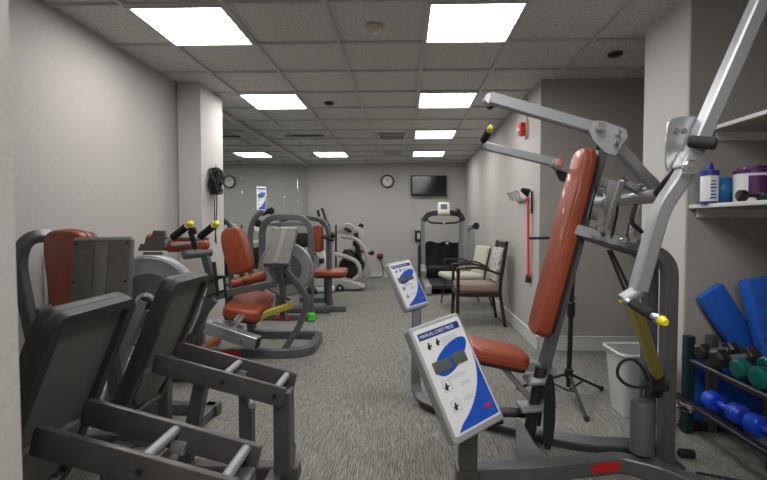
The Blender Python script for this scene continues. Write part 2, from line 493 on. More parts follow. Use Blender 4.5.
MB().tube([(p.x, BACK - .05, p.z), (c1.x, BACK - .05, c1.z), (c2.x, BACK - .10, .02), (p.x - .5, BACK - .3, .02), (p.x - 1.0, BACK - .35, .02)], .010, .1).build('cord', 'black', t)

# fire alarm
p = P(524, 130, 4.70)
t = thing('fire_alarm', (XR, p.y, p.z), 'red fire alarm strobe on cream plate high on right wall', 'fire alarm')
MB().box((XR - .012, p.y, p.z), (.024, .12, .17), bev=.004, seg=1).build('back_plate', 'cream_plastic', t)
MB().box((XR - .05, p.y, p.z + .005), (.06, .11, .13), bev=.012).build('horn', 'fire_red', t)
MB().sphere((XR - .085, p.y, p.z - .01), (.02, .03, .03)).build('strobe', 'white_plastic', t)
MB().box((XR - .008, p.y - .01, (p.z + .085 + CEIL) / 2), (.014, .014, CEIL - p.z - .09)).build('conduit', 'column_paint', t)

# hook rack with band
r0 = V((XR, 4.52, 1.47))
t = thing('hook_rack', tuple(r0), 'silver wall rack of curved hooks on the right wall', 'hook rack')
MB().box((XR - .010, 4.80, 1.44), (.022, .46, .045), bev=.006).build('rail', 'steel', t)
for k in range(5):
    y = 4.61 + k * .10
    MB().tube([(XR - .02, y, 1.445), (XR - .085, y, 1.43), (XR - .10, y, 1.50), (XR - .13, y, 1.52)], .010, .03, 8).build('hook', 'chrome', t)
t = thing('resistance_band', (XR - .05, 4.68, .9), 'long red resistance tube hanging from the wall hook rack', 'resistance band')
MB().tube([(XR - .03, 4.50, 1.43), (XR - .025, 4.50, .66)], .011, 0, 10).tube([(XR - .045, 4.465, 1.44), (XR - .03, 4.465, .66)], .011, 0, 10).build('tube', 'band_red', t)
MB().cyl((XR - .032, 4.48, .68), (XR - .032, 4.48, .60), .022, .030, 14, bev=.004).build('lower_handle', 'black', t)
MB().tube([(XR - .04, 4.47, 1.46), (XR - .11, 4.47, 1.52), (XR - .03, 4.44, 1.50)], .020, .03, 12).tube([(XR - .02, 4.42, 1.50), (XR - .02, 4.42, 1.28)], .010, 0, 8).build('upper_handle', 'foam', t)

# bundle hanging on the column
p = P(213.5, 181, 4.40); X0 = -1.92
t = thing('jump_rope_bundle', (X0, 4.42, p.z), 'black coiled rope bundle hanging on the left column with two dangling cords', 'rope')
zc = p.z
q = MB()
for k in range(11):
    a = k * PI / 11; yy = 4.42 + .055 * math.cos(a * 2.0) * .6
    q.tube([(X0 + .05 + .035 * math.sin(j * PI / 9 * 2 + k), yy + .075 * math.cos(j * 2 * PI / 18) * (.6 + .4 * math.sin(k * 2)), zc + .125 * math.sin(j * 2 * PI / 18)) for j in range(18)], .010, 0, 6, closed=True)
q.build('coil', 'rubber', t)
MB().tube([(X0 + .05, 4.40, zc - .08), (X0 + .04, 4.39, zc - .30), (X0 + .04, 4.43, zc - .62)], .006, .1, 8).build('cord', 'black', t)
MB().tube([(X0 + .05, 4.44, zc - .08), (X0 + .04, 4.45, zc - .28), (X0 + .04, 4.40, zc - .60)], .006, .1, 8).build('cord', 'black', t)
MB().tube([(X0 - .0, 4.42, zc + .12), (X0 + .05, 4.42, zc + .12), (X0 + .05, 4.42, zc + .17)], .007, .02, 8).build('hook', 'steel', t)

# ------------------------------------------------------------------ shared machine pieces
def placard(parent, A, w, h, title=None, th=.055, name='placard'):
    "instruction placard; local x across, y up the face, z out of the face; A at the centre"
    sh = MB().prism(rounded(w, h, .018), th, A @ T(0, 0, -th / 2), bev=.010).build(name, 'placard_shell', parent)
    k = w / .25
    MB().prism(rounded(w * .90, h * .91, .01), .003, A @ T(0, .004 * k, .0005)).build('sheet', 'white_print', sh)
    # blue sweep in the lower right corner
    x1 = w * .43; y0 = -h * .436; out = [(-x1 * .85, y0), (x1, y0), (x1, h * .16)]
    for j in range(1, 13):
        s = j / 13; out.append((x1 - (2 * x1 * .93) * (s ** 2.1), h * .16 + (y0 + .03 * h - h * .16) * (1 - (1 - s) ** 1.25)))
    MB().prism(out, .0012, A @ T(0, .004, .0028)).build('blue_sweep', 'blue_print', sh)
    MB().box((0, 0, 0), (w * .80, h * .062, .0012), A @ T(0, h * .395, .0028)).build('title_bar', 'navy_print', sh)
    if title: text_mesh('title', title, A @ T(-w * .37, h * .393, .0042), h * .045, 'white_print', sh, .0, w * .66)
    bl = [(.40 * w * math.cos(a) * (1 + .15 * math.cos(a)), .095 * h * math.sin(a)) for a in [2 * PI * i / 28 for i in range(28)]]
    MB().prism(bl, .0012, A @ T(-w * .01, h * .145, .003) @ RZ(26)).build('display_surround', 'blue_print', sh)
    lc = MB()
    lc.box((0, 0, 0), (w * .33, h * .10, .008), A @ T(-w * .19, h * .11, .004), bev=.002)
    lc.box((0, 0, 0), (w * .27, h * .10, .008), A @ T(w * .15, h * .12, .004), bev=.002)
    lc.build('display', 'lcd', sh)
    q = MB(); rnd = random.Random(3)
    for cx, cy, n, ww in ((w * .12, h * .325, 6, .34), (-w * .02, -h * .0, 2, .38), (w * .08, -h * .08, 2, .22), (w * .02, -h * .20, 2, .2)):
        for j in range(n):
            q.box((0, 0, 0), (w * ww * rnd.uniform(.8, 1), .0028, .001), A @ T(cx, cy - j * h * .018, .0026))
    tag(q.build('fine_print', 'grey_print', sh), kind='stuff')
    for cx, cy in ((-w * .27, h * .30), (-w * .10, h * .31), (-w * .26, -h * .06), (-w * .24, -h * .23)):
        MB().prism([(x_ * w * .035, y_ * h * .02) for x_, y_ in ((-1, -1.4), (.2, -1.6), (.5, -.3), (1.3, -.5), (1.2, .2), (.4, .4), (.5, 1.4), (-.3, 1.5), (-.5, .5), (-1.2, 0))], .001, A @ T(cx, cy, .003)).build('exercise_drawing', 'black_print', sh)
    for cx, cy in ((-w * .25, -h * .055), (-w * .23, -h * .225)):
        q = MB()
        for a_, b_, c_, d_ in ((0, .045, .13, .002), (0, -.045, .13, .002), (-.065, 0, .006, .09), (.065, 0, .006, .09)):
            q.box((0, 0, 0), (w * c_ + .001, h * d_ + .001, .001), A @ T(cx + a_ * w * 1.1, cy + b_ * h, .0028))
        q.build('drawing_border', 'grey_print', sh)
    MB().prism([(-.04 * w, 0), (.11 * w, 0), (.14 * w, .025 * h), (-.01 * w, .025 * h)], .001, A @ T(w * .24, -h * .345, .0042)).build('maker_mark', 'red_label', sh)
    return sh
def grip(parent, p0, p1, r=.019, name='hand_grip', foam=.6, cap='yellow'):
    p0 = V(p0); p1 = V(p1); d = (p1 - p0)
    g_ = MB().cyl(p0, p0 + d * .93, r * .62, n=16).build(name, 'steel', parent)
    MB().cyl(p0 + d * .22, p0 + d * (.22 + foam), r, n=20, bev=.003).build('foam_sleeve', 'foam', g_)
    MB().cyl(p0 + d * (.82), p0 + d * .90, r * .95, n=20, bev=.002).build('collar', 'chrome', g_)
    MB().cyl(p0 + d * .90, p1, r * .9, r * .7, n=20, bev=.004).build('end_cap', cap, g_)
    return g_
def pad(parent, A, size, r=None, name='seat', outline=None, piping=True):
    "upholstered cushion: local x width, y length, z thickness"
    w_, l_, t_ = size; r = r or min(w_, l_) * .2
    out = outline or rounded(w_, l_, r, 6)
    o = MB().prism(out, t_, A, bev=t_ * .26).build(name, 'red_vinyl', parent)
    MB().prism([(x_ * .94, y_ * .96) for x_, y_ in out], .014, A @ T(0, 0, -t_ / 2 - .005)).build('backing_board', 'black', o)
    if piping:
        MB().tube([A @ V((x_ * 1.0, y_ * 1.0, -.004)) for x_, y_ in out], .0035, 0, 6, closed=True, up=A.to_3x3() @ V((0, 0, 1))).build('piping', 'red_piping', o)
    return o

# ------------------------------------------------------------------ chest press machine (near right)
K = thing('chest_press_machine', (.85, 2.3, 0), 'large grey chest press machine with red seat and tall red backrest on the right', 'exercise machine')
# bases
MB().rect([(.285, 2.03, .04), (.62, 2.06, .04), (1.03, 2.15, .04), (1.19, 2.05, .04), (1.36, 1.80, .04)], .07, .075, .05).build('base_rail', 'frame', K)
MB().lbox(frame((.41, .09, 0), (0, 0, 1), (.95, 2.096, .042)), (.16, .006, .042)).build('maker_label', 'red_label', K)
MB().rect([(.08, 3.07, .72), (.07, 2.93, .045), (.20, 2.76, .04), (.72, 2.42, .04), (.925, 2.32, .04), (1.24, 2.3, .04)], .06, .07, .16, up=(0, 1, .2)).build('base_rail', 'frame', K)
# placard posts
MB().rect([(.285, 2.03, 0.0), (.285, 2.00, .40)], .08, .075, up=(0, 1, 0)).build('placard_post', 'dark_frame', K)
MB().rect([(.285, 2.03, .0), (.285, 2.03, .075)], .10, .10, up=(0, 1, 0)).build('post_foot', 'dark_frame', K)
def quadA(tl, tr, bl, br, keep='x'):
    c = (tl + tr + bl + br) / 4; xd = (tr - tl) + (br - bl); yd = (tl - bl) + (tr - br)
    w_ = xd.length / 2; h_ = yd.length / 2
    if keep == 'x': x_ = xd.normalized(); y_ = (yd - x_ * yd.dot(x_)).normalized()
    else: y_ = yd.normalized(); x_ = (xd - y_ * xd.dot(y_)).normalized()
    z_ = x_.cross(y_)
    M = Matrix((x_, y_, z_)).transposed().to_4x4(); M.translation = c
    return M, w_, h_
A1, w1, h1 = quadA(P(407, 327, 1.87), P(460, 313, 2.03), P(457, 449, 1.72), P(503, 417, 1.88))
placard(K, A1, w1, h1, 'MANUAL CHEST PRESS')
A2, w2, h2 = quadA(P(387, 263, 3.02), P(411, 259, 3.15), P(407, 312, 2.90), P(429, 304, 3.03))
placard(K, A2, w2, h2, 'MANUAL')
# uprights
for y in (2.20, 2.37):
    MB().rect([(1.275, y, .0), (1.275, y, 1.02), (1.09, y + .02, 1.08), (.86, 2.30, 1.15)], .062, .062, .13, up=(0, 1, 0)).build('upright', 'frame', K)
    MB().box((1.275, y, .012), (.13, .11, .02), bev=.004).build('foot_plate', 'dark_frame', K)
# back support + pad
b0 = V((.715, 2.38, .34)); b1 = V((1.015, 2.38, 1.55))
MB().rect([b0, b1], .05, .075, up=(0, 1, 0)).build('back_support', 'frame', K)
bd = (b1 - b0).normalized(); nrm = V((-bd.z, 0, bd.x))
Ab = frame((0, -1, 0), nrm, (0, 0, 0)); Ab.translation = b0 + bd * .72 + nrm * .085
ol = [(-.10, -.5), (.10, -.5), (.125, -.42), (.13, .1), (.115, .42), (.075, .5), (-.075, .5), (-.115, .42), (-.13, .1), (-.125, -.42)]
ol = smooth_outline(ol, 2)
# local y must follow the support: x = across (Y), z = normal
Ab = Matrix((V((0, -1, 0)), bd, V((0, -1, 0)).cross(bd))).transposed().to_4x4(); 
if Ab.to_3x3().col[2].x > 0: Ab = Matrix((V((0, 1, 0)), bd, V((0, 1, 0)).cross(bd))).transposed().to_4x4()
Ab.translation = b0 + bd * .745 + nrm * .075
ol = [(x_ * .86, y_) for x_, y_ in ol]
pad(K, Ab, (.26, 1.0, .078), name='backrest', outline=ol)
# seat
sa = RY(11); sa.translation = V((.50, 2.39, .535))
As = Matrix((V((0, -1, 0)), V((1, 0, -.20)).normalized(), V((0, -1, 0)).cross(V((1, 0, -.20)).normalized()))).transposed().to_4x4()
if As.to_3x3().col[2].z < 0: As = Matrix((V((0, 1, 0)), V((1, 0, -.20)).normalized(), V((0, 1, 0)).cross(V((1, 0, -.20)).normalized()))).transposed().to_4x4()
As.translation = V((.485, 2.40, .495))
pad(K, As, (.28, .31, .075), name='seat')
MB().rect([(.32, 2.40, .50), (.80, 2.40, .40)], .06, .05).rect([(.50, 2.33, .45), (.66, 2.33, .26), (.72, 2.33, .26)], .03, .03, 0).build('seat_frame', 'silver', K)
# adjustable column under the seat
MB().cyl((.64, 2.32, .06), (.705, 2.32, .44), .030, n=18).cyl((.70, 2.36, .12), (.74, 2.36, .46), .016, n=12).build('seat_column', 'iron', K)
for x, z, l in ((.655, .24, .13), (.68, .38, .12)): MB().lbox(frame((1, 0, .1), (0, 0, 1), (x, 2.31, z)), (l, .12, .022), bev=.006).build('clamp_plate', 'silver', K)
MB().prism([(-.06, 0), (.05, 0), (.05, .06), (.02, .10), (-.05, .22), (-.07, .22)], .012, frame((1, 0, 0), (0, -1, 0), (.60, 2.14, .03)) @ Matrix.Identity(4)).build('gusset_plate', 'silver', K)
MB().lbox(frame((1, -.1, 0), (0, 0, 1), (.575, 2.42, .16)), (.17, .08, .03), bev=.01).tube([(.52, 2.38, .13), (.44, 2.36, .12)], .016).rect([(.62, 2.42, .17), (.76, 2.40, .20)], .03, .03).build('foot_pedal', 'black', K)
MB().prism(smooth_outline([(-.018, .16), (.018, .16), (.03, -.02), (.014, -.20), (-.03, -.20), (-.028, 0)], 1), .006, frame((1, 0, 0), (0, -1, 0), (.685, 2.12, .31))).build('strap', 'cloth_black', K)
for z in (.40, .34, .28, .20):
    MB().sphere((.725, 2.285, z - .03), .010, 10).build('bolt', 'chrome', K)
# near arm, far arm
n0 = P(490, 98, 1.95); n1 = P(600, 130, 1.98)
MB().rect([n0, n1], .035, .052, up=(0, 0, 1)).build('press_arm', 'silver', K)
MB().cyl(n0 + V((0, .0, 0)), n0 + V((0, .055, 0)), .022, n=16).build('arm_end', 'steel', K)
gp = MB()
gp.cyl(n0 + V((.01, .03, 0)), n0 + V((.03, .16, .01)), .019, n=16)
gp.build('hand_grip', 'foam', K)
pl = P(607, 133, 1.93)
MB().prism(smooth_outline([(-.075, .005), (-.055, .05), (-.02, .05), (.075, .015), (.085, -.015), (.035, -.095), (-.005, -.085), (-.06, -.03)], 0), .012, frame((1, 0, 0), (0, -1, 0), pl)).build('pivot_plate', 'silver', K)
for du, dv in ((600, 127), (618, 133), (616, 142)):
    p = P(du, dv, 1.915); MB().cyl(p, p + V((0, -.015, 0)), .018 if du == 600 else .010, n=14).build('bolt', 'chrome', K)
p = P(601, 146, 1.95); MB().cyl(p - V((.015, 0, .01)), p + V((.025, .0, .015)), .013, n=12, bev=.003).build('rubber_stop', 'rubber', K)
MB().rect([P(617, 146, 1.98), P(640, 172, 2.03), P(657, 188, 2.1), P(637, 199, 2.18)], .045, .045, .10, up=(0, 1, 0)).build('lower_arm', 'silver', K)
hub = P(642, 197, 2.15)
MB().cyl(hub + V((0, -.16, 0)), hub + V((0, .55, 0)), .034, n=22).build('cross_shaft', 'steel', K)
MB().cyl(hub + V((0, -.164, 0)), hub + V((0, -.158, 0)), .024, n=22).build('shaft_bore', 'black', K)
f0 = P(481, 145, 2.66); f1 = P(556, 163, 2.62); f2 = P(577, 174, 2.60); f3 = P(612, 186, 2.6)
MB().rect([f0, f1], .035, .048).build('press_arm', 'silver', K)
MB().rect([f1 - V((.03, .02, 0)), f2, f3, hub + V((0, .45, -.02))], .045, .05, .05).build('lower_arm', 'silver', K)
for p in (f1, f2): MB().cyl(p + V((0, -.035, 0)), p + V((0, -.055, 0)), .022, n=16).build('bolt', 'chrome', K)
MB().prism([(-.06, .03), (.07, .0), (.05, -.055), (.0, -.05)], .05, frame((1, 0, -.2), (0, -1, 0), P(563, 172, 2.62))).build('pivot_plate', 'black', K)
grip(K, f0 + V((0, -.02, .005)), P(491, 127, 2.36), .019, foam=.62)
# linkage between the arms and the frame
MB().rect([P(614, 181, 2.2), P(607, 205, 2.2), P(612, 232, 2.25)], .04, .022, .03, up=(0, 1, 0)).build('link_arm', 'silver', K)
MB().rect([P(622, 181, 2.1), P(604, 232, 2.2)], .022, .034, up=(0, 1, 0)).build('link_arm', 'silver', K)
MB().rect([P(600, 188, 2.34), P(592, 220, 2.34)], .05, .03, up=(0, 1, 0)).build('chrome_bracket', 'chrome', K)
MB().lbox(frame((1, 0, -.5), (0, 0, 1), P(630, 186, 2.16)), (.10, .05, .035), bev=.01).build('shaft_clamp', 'silver', K)
MB().cyl(P(637, 206, 2.22), P(629, 244, 2.26), .018, n=14).cyl(P(633, 222, 2.24), P(627, 248, 2.26), .024, n=14, bev=.003).build('damper_rod', 'chrome', K)
MB().tube([P(616, 194, 2.15), P(618, 210, 2.16), P(612, 236, 2.2)], .006, .1).tube([P(636, 204, 2.05), P(630, 222, 2.05), P(642, 232, 2.1)], .010, .12).build('hose', 'rubber', K)
for u, v in ((624, 180), (598, 228), (606, 232), (622, 240), (632, 240), (640, 186)):
    p = P(u, v, 2.12); MB().cyl(p, p + V((0, -.02, 0)), .013, n=12).build('bolt', 'chrome', K)
MB().tube([P(608, 250, 2.4), P(622, 284, 2.45), P(634, 310, 2.5)], .008).tube([P(611, 250, 2.4), P(627, 284, 2.45), P(638, 310, 2.5)], .008).build('thin_rod', 'dark_frame', K)
# big near arm
q0 = P(688, 165, 1.62); top = P(763, -5, 1.62); dirn = (top - q0).normalized()
MB().rect([q0 + dirn * .78, q0 + dirn * -.05, P(661, 207, 1.62), P(638, 290, 1.62)], .050, .056, .16, up=(0, 1, 0)).build('lat_arm', 'silver', K)
MB().lbox(frame(dirn, (0, -1, 0), q0 + dirn * .01), (.070, .072, .064), bev=.010).build('arm_sleeve', 'steel', K)
p = P(680, 170, 1.62); MB().cyl(p + V((0, -.05, 0)), p + V((0, -.068, 0)), .026, n=20, bev=.003).cyl(p + V((0, -.068, 0)), p + V((0, -.075, 0)), .014, n=6).build('bolt', 'chrome', K)
MB().prism(smooth_outline([(-.055, -.10), (-.055, .07), (-.03, .10), (.06, .10), (.075, .08), (.02, -.02), (-.02, -.08)], 1), .010, frame((1, 0, 0), (0, -1, 0), P(681, 145, 1.66))).build('stop_plate', 'steel', K)
for u in (676, 684):
    p = P(u, 131, 1.655); MB().cyl(p, p + V((0, -.004, 0)), .010, n=14).build('plate_hole', 'placard_back', K)
p0 = P(688, 141, 1.60); p1 = P(717, 144, 1.55)
MB().cyl(p0, p1, .021, n=20, bev=.006).build('hand_grip', 'rubber', K)
MB().cyl(P(677, 170, 1.66), hub + V((0, -.1, 0)), .015, n=16).build('arm_axle', 'iron', K)
g0 = P(624, 299, 1.62); g1 = P(666, 323, 1.38)
grip(K, g0, g1, .0175, foam=.5)
MB().cyl(P(640, 290, 1.62), P(622, 301, 1.62), .026, .024, n=18, bev=.004).build('handle_socket', 'silver', K)
MB().cyl(P(618, 302, 1.62), P(627, 301, 1.62), .008, n=10).build('pop_pin', 'gold', K)
# damper, hub, tank, hose
MB().rect([P(633, 304, 1.86), P(657, 374, 2.16)], .046, .046, up=(0, 1, 0)).build('damper_cylinder', 'gold', K)
MB().cyl(P(657, 374, 2.16), P(655, 392, 2.24), .035, n=16).cyl(P(648, 384, 2.2), P(665, 384, 2.2), .04, n=18).build('pump_hub', 'iron', K)
tk = P(644, 455, 2.12); MB().lathe((tk.x, 2.14, .09), (0, 0, 1), [(.045, 0), (.053, .008), (.053, .235), (.046, .25), (.02, .255)], 28).build('fluid_tank', 'disc_dark', K)
MB().cyl((tk.x, 2.14, .36), (tk.x + .02, 2.16, .42), .014, n=14).build('tank_neck', 'iron', K)
MB().cyl((tk.x, 2.14, .04), (tk.x, 2.16, .1), .03, n=14).build('tank_bracket', 'dark_frame', K)
MB().tube([P(648, 385, 2.12), P(637, 388, 2.1), P(624, 384, 2.1), P(616, 374, 2.1), P(620, 362, 2.1), P(632, 358, 2.1), P(642, 366, 2.12), P(648, 380, 2.14)], .0075, .05, 8).build('hose', 'rubber', K)
MB().cyl((1.33, 2.19, .30), (1.36, 2.14, .30), .018, n=14, bev=.003).cyl((1.29, 2.2, .30), (1.33, 2.19, .30), .011, n=10).build('lock_knob', 'chrome', K)
MB().lbox(frame((1, -.2, 0), (0, 0, 1), (1.42, 2.27, .025)), (.08, .04, .035), bev=.012).build('floor_foot', 'black', K)
MB().tube([(1.36, 2.1, .02), (1.6, 2.02, .012), (1.8, 1.75, .012)], .006, .1).build('drag_cable', 'rubber', K)

# ------------------------------------------------------------------ tripod stand
tp = V((P(568, 300, 3.05).x, 3.02, 0))
t = thing('tripod_stand', tuple(tp), 'black folding tripod stand behind the red backrest', 'tripod stand')
MB().cyl(tp + V((0, 0, .09)), tp + V((.015, 0, .80)), .016, n=16).build('pole', 'black', t)
MB().cyl(tp + V((.012, 0, .60)), tp + V((.045, 0, 1.14)), .010, n=14).build('inner_pole', 'iron', t)
MB().cyl(tp + V((.01, 0, .56)), tp + V((.012, 0, .66)), .026, n=16, bev=.004).build('clamp_collar', 'black', t)
MB().cyl(tp + V((.0, 0, .15)), tp + V((.003, 0, .21)), .028, n=16, bev=.004).build('leg_collar', 'black', t)
MB().cyl(tp + V((.03, -.02, .69)), tp + V((.05, -.02, .69)), .012, n=10).build('knob', 'steel', t)
MB().cyl(tp + V((.05, 0, 1.09)), tp + V((-.28, -.02, 1.085)), .009, n=12).build('boom_bar', 'black', t)
for a in (30, 150, 268):
    d = V((math.cos(math.radians(a)), math.sin(math.radians(a)), 0))
    l = MB().tube([tp + V((0, 0, .18)), tp + d * .12 + V((0, 0, .12)), tp + d * .33 + V((0, 0, .02))], .010, .0, 10).build('leg', 'black', t)
    MB().sphere(tp + d * .335 + V((0, 0, .018)), .018, 12).build('rubber_foot', 'rubber', l)
    MB().tube([tp + V((0, 0, .06)), tp + d * .15 + V((0, 0, .105))], .007, 0, 8).build('brace', 'iron', l)

# ------------------------------------------------------------------ white bin
bc = P(633, 400, 2.78); bc.z = 0
t = thing('waste_bin', (bc.x, 2.82, 0), 'white plastic waste bin behind the press machine', 'bin')
q = MB(); n0_ = rounded(1, 1, .18, 5); rings = []
def ring(q, w_, d_, z): return [q.bm.verts.new((bc.x + .02 + x_ * w_, 2.82 + y_ * d_, z)) for x_, y_ in n0_]
levels = [(.20, .20, .004), (.265, .28, .40), (.262, .277, .40), (.20, .2, .02)]
R = [ring(q, *l) for l in levels]
fs = []
for i in range(3):
    for j in range(len(n0_)):
        fs.append(q.bm.faces.new([R[i][j], R[i][(j + 1) % len(n0_)], R[i + 1][(j + 1) % len(n0_)], R[i + 1][j]]))
fs.append(q.bm.faces.new(R[0][::-1])); fs.append(q.bm.faces.new(R[3])); q._mark(fs, None, True)
q.build('bin_body', 'bin', t)
MB().tube([V((bc.x + .02 + x_ * .275, 2.82 + y_ * .29, .395)) for x_, y_ in n0_], .011, 0, 8, closed=True).build('rim', 'bin', t)

# ------------------------------------------------------------------ benches at near left
def bench(name, x0, yB, label):
    "built about x0 (panel foot) with near rail at yB, far rail at yB + .2"
    t = thing(name, (x0, yB + .1, 0), label, 'exercise bench', 'dark bench frames')
    Z = lambda x: .61 - (x - x0) * .26
    xe = x0 + .56
    for y in (yB, yB + .20):
        A = frame((1, 0, -.26), (0, 0, 1), ((x0 + xe) / 2, y, Z((x0 + xe) / 2) - .045))
        MB().prism(rounded(.60, .086, .014), .022, A @ RX(90), bev=.003).build('side_rail', 'dark_frame', t)
        for x in (xe - .03, xe - .26):
            MB().cyl((x - .0, y - .0135 if y == yB else y + .0135, Z(x) - .045), (x, y - .018 if y == yB else y + .018, Z(x) - .045), .010, n=14).build('bolt', 'brass' if 'brass' in MT else 'iron', t)
    for x in (xe - .03, xe - .26):
        MB().cyl((x, yB + .004, Z(x) - .022), (x, yB + .196, Z(x) - .022), .0165, n=20).build('rung', 'silver', t)
    MB().lbox(frame((1, 0, -.26), (0, 0, 1), (xe - .25, yB + .185, Z(xe - .2) - .06)), (.05, .02, .04), bev=.004).build('rung_bracket', 'steel', t)
    # panel: outer slab with a recessed inner face
    d = V((.20, 0, .48)).normalized(); c = V((x0 - .012, yB + .10, .615))
    A = Matrix((V((0, 1, 0)), d, V((0, 1, 0)).cross(d))).transposed().to_4x4(); A.translation = c
    if A.to_3x3().col[2].x < 0:
        A = Matrix((V((0, -1, 0)), d, V((0, -1, 0)).cross(d))).transposed().to_4x4(); A.translation = c
    s = MB()
    ow, oh = .37, .70
    s.prism(rounded(ow, oh, .05), .04, A @ T(0, 0, -.030), bev=.010)
    o1 = rounded(ow, oh, .05, 6); o2 = rounded(ow - .075, oh - .075, .015, 6)
    def ringv(o, z): return [s.bm.verts.new(A @ V((x_, y_, z))) for x_, y_ in o]
    a_, b_, c_, d_ = ringv(o1, -.012), ringv([(x_ * .985, y_ * .99) for x_, y_ in o1], .014), ringv(o2, .014), ringv([(x_ * .97, y_ * .97) for x_, y_ in o2], -.010)
    fs = []
    for p_, q_ in ((a_, b_), (b_, c_), (c_, d_)):
        for j in range(len(p_)): fs.append(s.bm.faces.new([p_[j], p_[(j + 1) % len(p_)], q_[(j + 1) % len(p_)], q_[j]]))
    s._mark(fs, None, False)
    bk = s.build('backrest_shell', 'shell', t)
    MB().prism(rounded(ow - .08, oh - .08, .015), .004, A @ T(0, 0, -.008)).build('inner_panel', 'shell_inner', bk)
    MB().prism([(-.13, -.04), (.13, -.04), (.13, -.16), (.08, -.22), (-.08, -.22), (-.13, -.16)], .022, A @ T(0, -.05, .004), bev=.006).build('mounting_block', 'shell_inner', t)
    # legs and floor frame
    MB().rect([(xe - .02, yB + .10, 0.04), (xe - .02, yB + .10, Z(xe) - .05)], .075, .095, up=(0, 1, 0)).build('leg', 'dark_frame', t)
    MB().rect([(xe - .20, yB + .12, .04), (xe - .20, yB + .12, Z(xe - .2) - .10)], .06, .06, up=(0, 1, 0)).build('leg', 'dark_frame', t)
    MB().rect([(x0 + .06, yB + .12, .04), (x0 + .16, yB + .12, Z(x0) - .12)], .06, .06, up=(0, 1, 0)).build('leg', 'dark_frame', t)
    MB().rect([(x0 - .15, yB + .1, .035), (xe + .05, yB + .1, .035)], .07, .06).build('floor_rail', 'dark_frame', t)
    for x in (x0 - .12, xe - .05):
        MB().rect([(x, yB - .12, .03), (x, yB + .32, .03)], .06, .055, up=(0, 0, 1)).build('cross_foot', 'dark_frame', t)
    MB().cyl((xe - .17, yB + .08, Z(xe - .17) - .13), (xe - .14, yB + .02, Z(xe - .17) - .14), .016, n=16, bev=.003).build('pop_pin', 'brass' if 'brass' in MT else 'silver', t)
    return t
bench('bench_frame', -1.045, 1.23, 'nearest dark bench frame at lower left, its silver-runged rails cut by the photo edge')
bench('bench_frame', -1.10, 1.94, 'second dark bench frame behind the nearest one, its square leg standing on the carpet')

# ------------------------------------------------------------------ machines along the left wall
def flywheel(parent, c, r, ax=(0, -1, 0), full=True):
    c = V(c); ax = V(ax).normalized()
    o = MB().lathe(c, ax, [(r, -.035), (r + .008, -.02), (r + .008, .02), (r, .035), (r * .93, .04), (r * .90, .036), (r * .62, .036), (r * .60, .03), (.03, .03)], 56).build('resistance_disc', 'disc_grey', parent)
    MB().lathe(c + ax * .031, ax, [(r * .60, 0), (r * .58, .006), (.03, .006)], 48).build('disc_centre', 'disc_dark', o)
    MB().lathe(c + ax * .036, ax, [(r * .955, 0), (r * .985, .002), (r * .985, .006), (r * .955, .006)], 56, caps=False).build('rim_band', 'chrome', o)
    x = ax.orthogonal().normalized(); 
    MB().lathe(c + ax * .035, ax, [(.055, 0), (.055, .03), (.035, .034)], 28).build('hub_ring', 'chrome', o)
    MB().lathe(c + ax * .036, ax, [(.036, 0), (.036, .042), (.02, .05)], 24).build('hub_cap', 'black', o)
    return o
def back_placard(parent, tl, tr, bl, br, th=.05):
    A, w_, h_ = quadA(tl, tr, bl, br)
    sh = MB().prism(rounded(w_, h_, .012), th, A @ T(0, 0, -th / 2), bev=.006).build('placard', 'placard_back', parent)
    MB().box((0, 0, 0), (w_ * 1.0, .02, th * 1.02), A @ T(0, h_ / 2 - .008, -th / 2), bev=.006).build('top_edge', 'placard_shell', sh)
    MB().box((0, 0, 0), (w_ * .20, h_ * .93, .008), A @ T(-w_ * .0, -.01, .002), bev=.002).build('centre_channel', 'placard_strip', sh)
    q = MB()
    for sx in (-.44, .44):
        for sy in (-.1, .42): q.cyl(A @ V((sx * w_, sy * h_, -.002)), A @ V((sx * w_, sy * h_, .004)), .006, n=10)
    q.build('screws', 'black', sh)
    # printed sheet on the far side
    MB().box((0, 0, 0), (w_ * .88, h_ * .88, .003), A @ T(0, 0, -th - .0005)).build('sheet', 'white_print', sh)
    return sh

# machine 1: hoop-backed machine by left wall
M1 = thing('leg_curl_machine', (-1.5, 2.4, 0), 'grey machine nearest the left wall with red backrest, hooped frame and large grey disc', 'exercise machine')
MB().rect([P(48, 412, 2.45), P(18, 262, 2.35), P(26, 237, 2.35), P(60, 235, 2.5), P(70, 262, 2.6), P(80, 400, 2.65)], .055, .06, .09, up=(0, 1, 0)).build('hoop_frame', 'frame', M1)
MB().tube([P(50, 250, 2.62), P(51, 400, 2.62)], .014).build('inner_post', 'silver', M1)
MB().rect([P(36, 312, 2.4), P(54, 306, 2.6)], .03, .03).build('cross_bar', 'frame', M1)
ap = P(70, 268, 2.28)
Ax = V((1, -.42, 0)).normalized()              # across
Ay = V((.06, -.02, 1)).normalized()
Ap = frame(Ax, V((0, 0, 1))); Ap = Matrix((Ax, (Ay - Ax * Ay.dot(Ax)).normalized(), Ax.cross((Ay - Ax * Ay.dot(Ax)).normalized()))).transposed().to_4x4(); Ap.translation = ap
ol1 = smooth_outline([(-.11, -.23), (.11, -.23), (.135, -.05), (.16, .12), (.13, .20), (-.13, .20), (-.16, .12), (-.135, -.05)], 2)
pad(M1, Ap, (.3, .45, .10), name='backrest', outline=ol1)
back_placard(M1, P(70, 238, 2.0), P(130, 237, 2.0), P(72, 312, 1.95), P(129, 311, 1.95), th=.03)
MB().rect([P(101, 300, 2.02), P(110, 345, 2.2), P(118, 400, 2.3)], .06, .05, .1, up=(0, 1, 0)).build('placard_post', 'frame', M1)
flywheel(M1, P(151, 301, 2.38), .245, (.12, -1, 0))
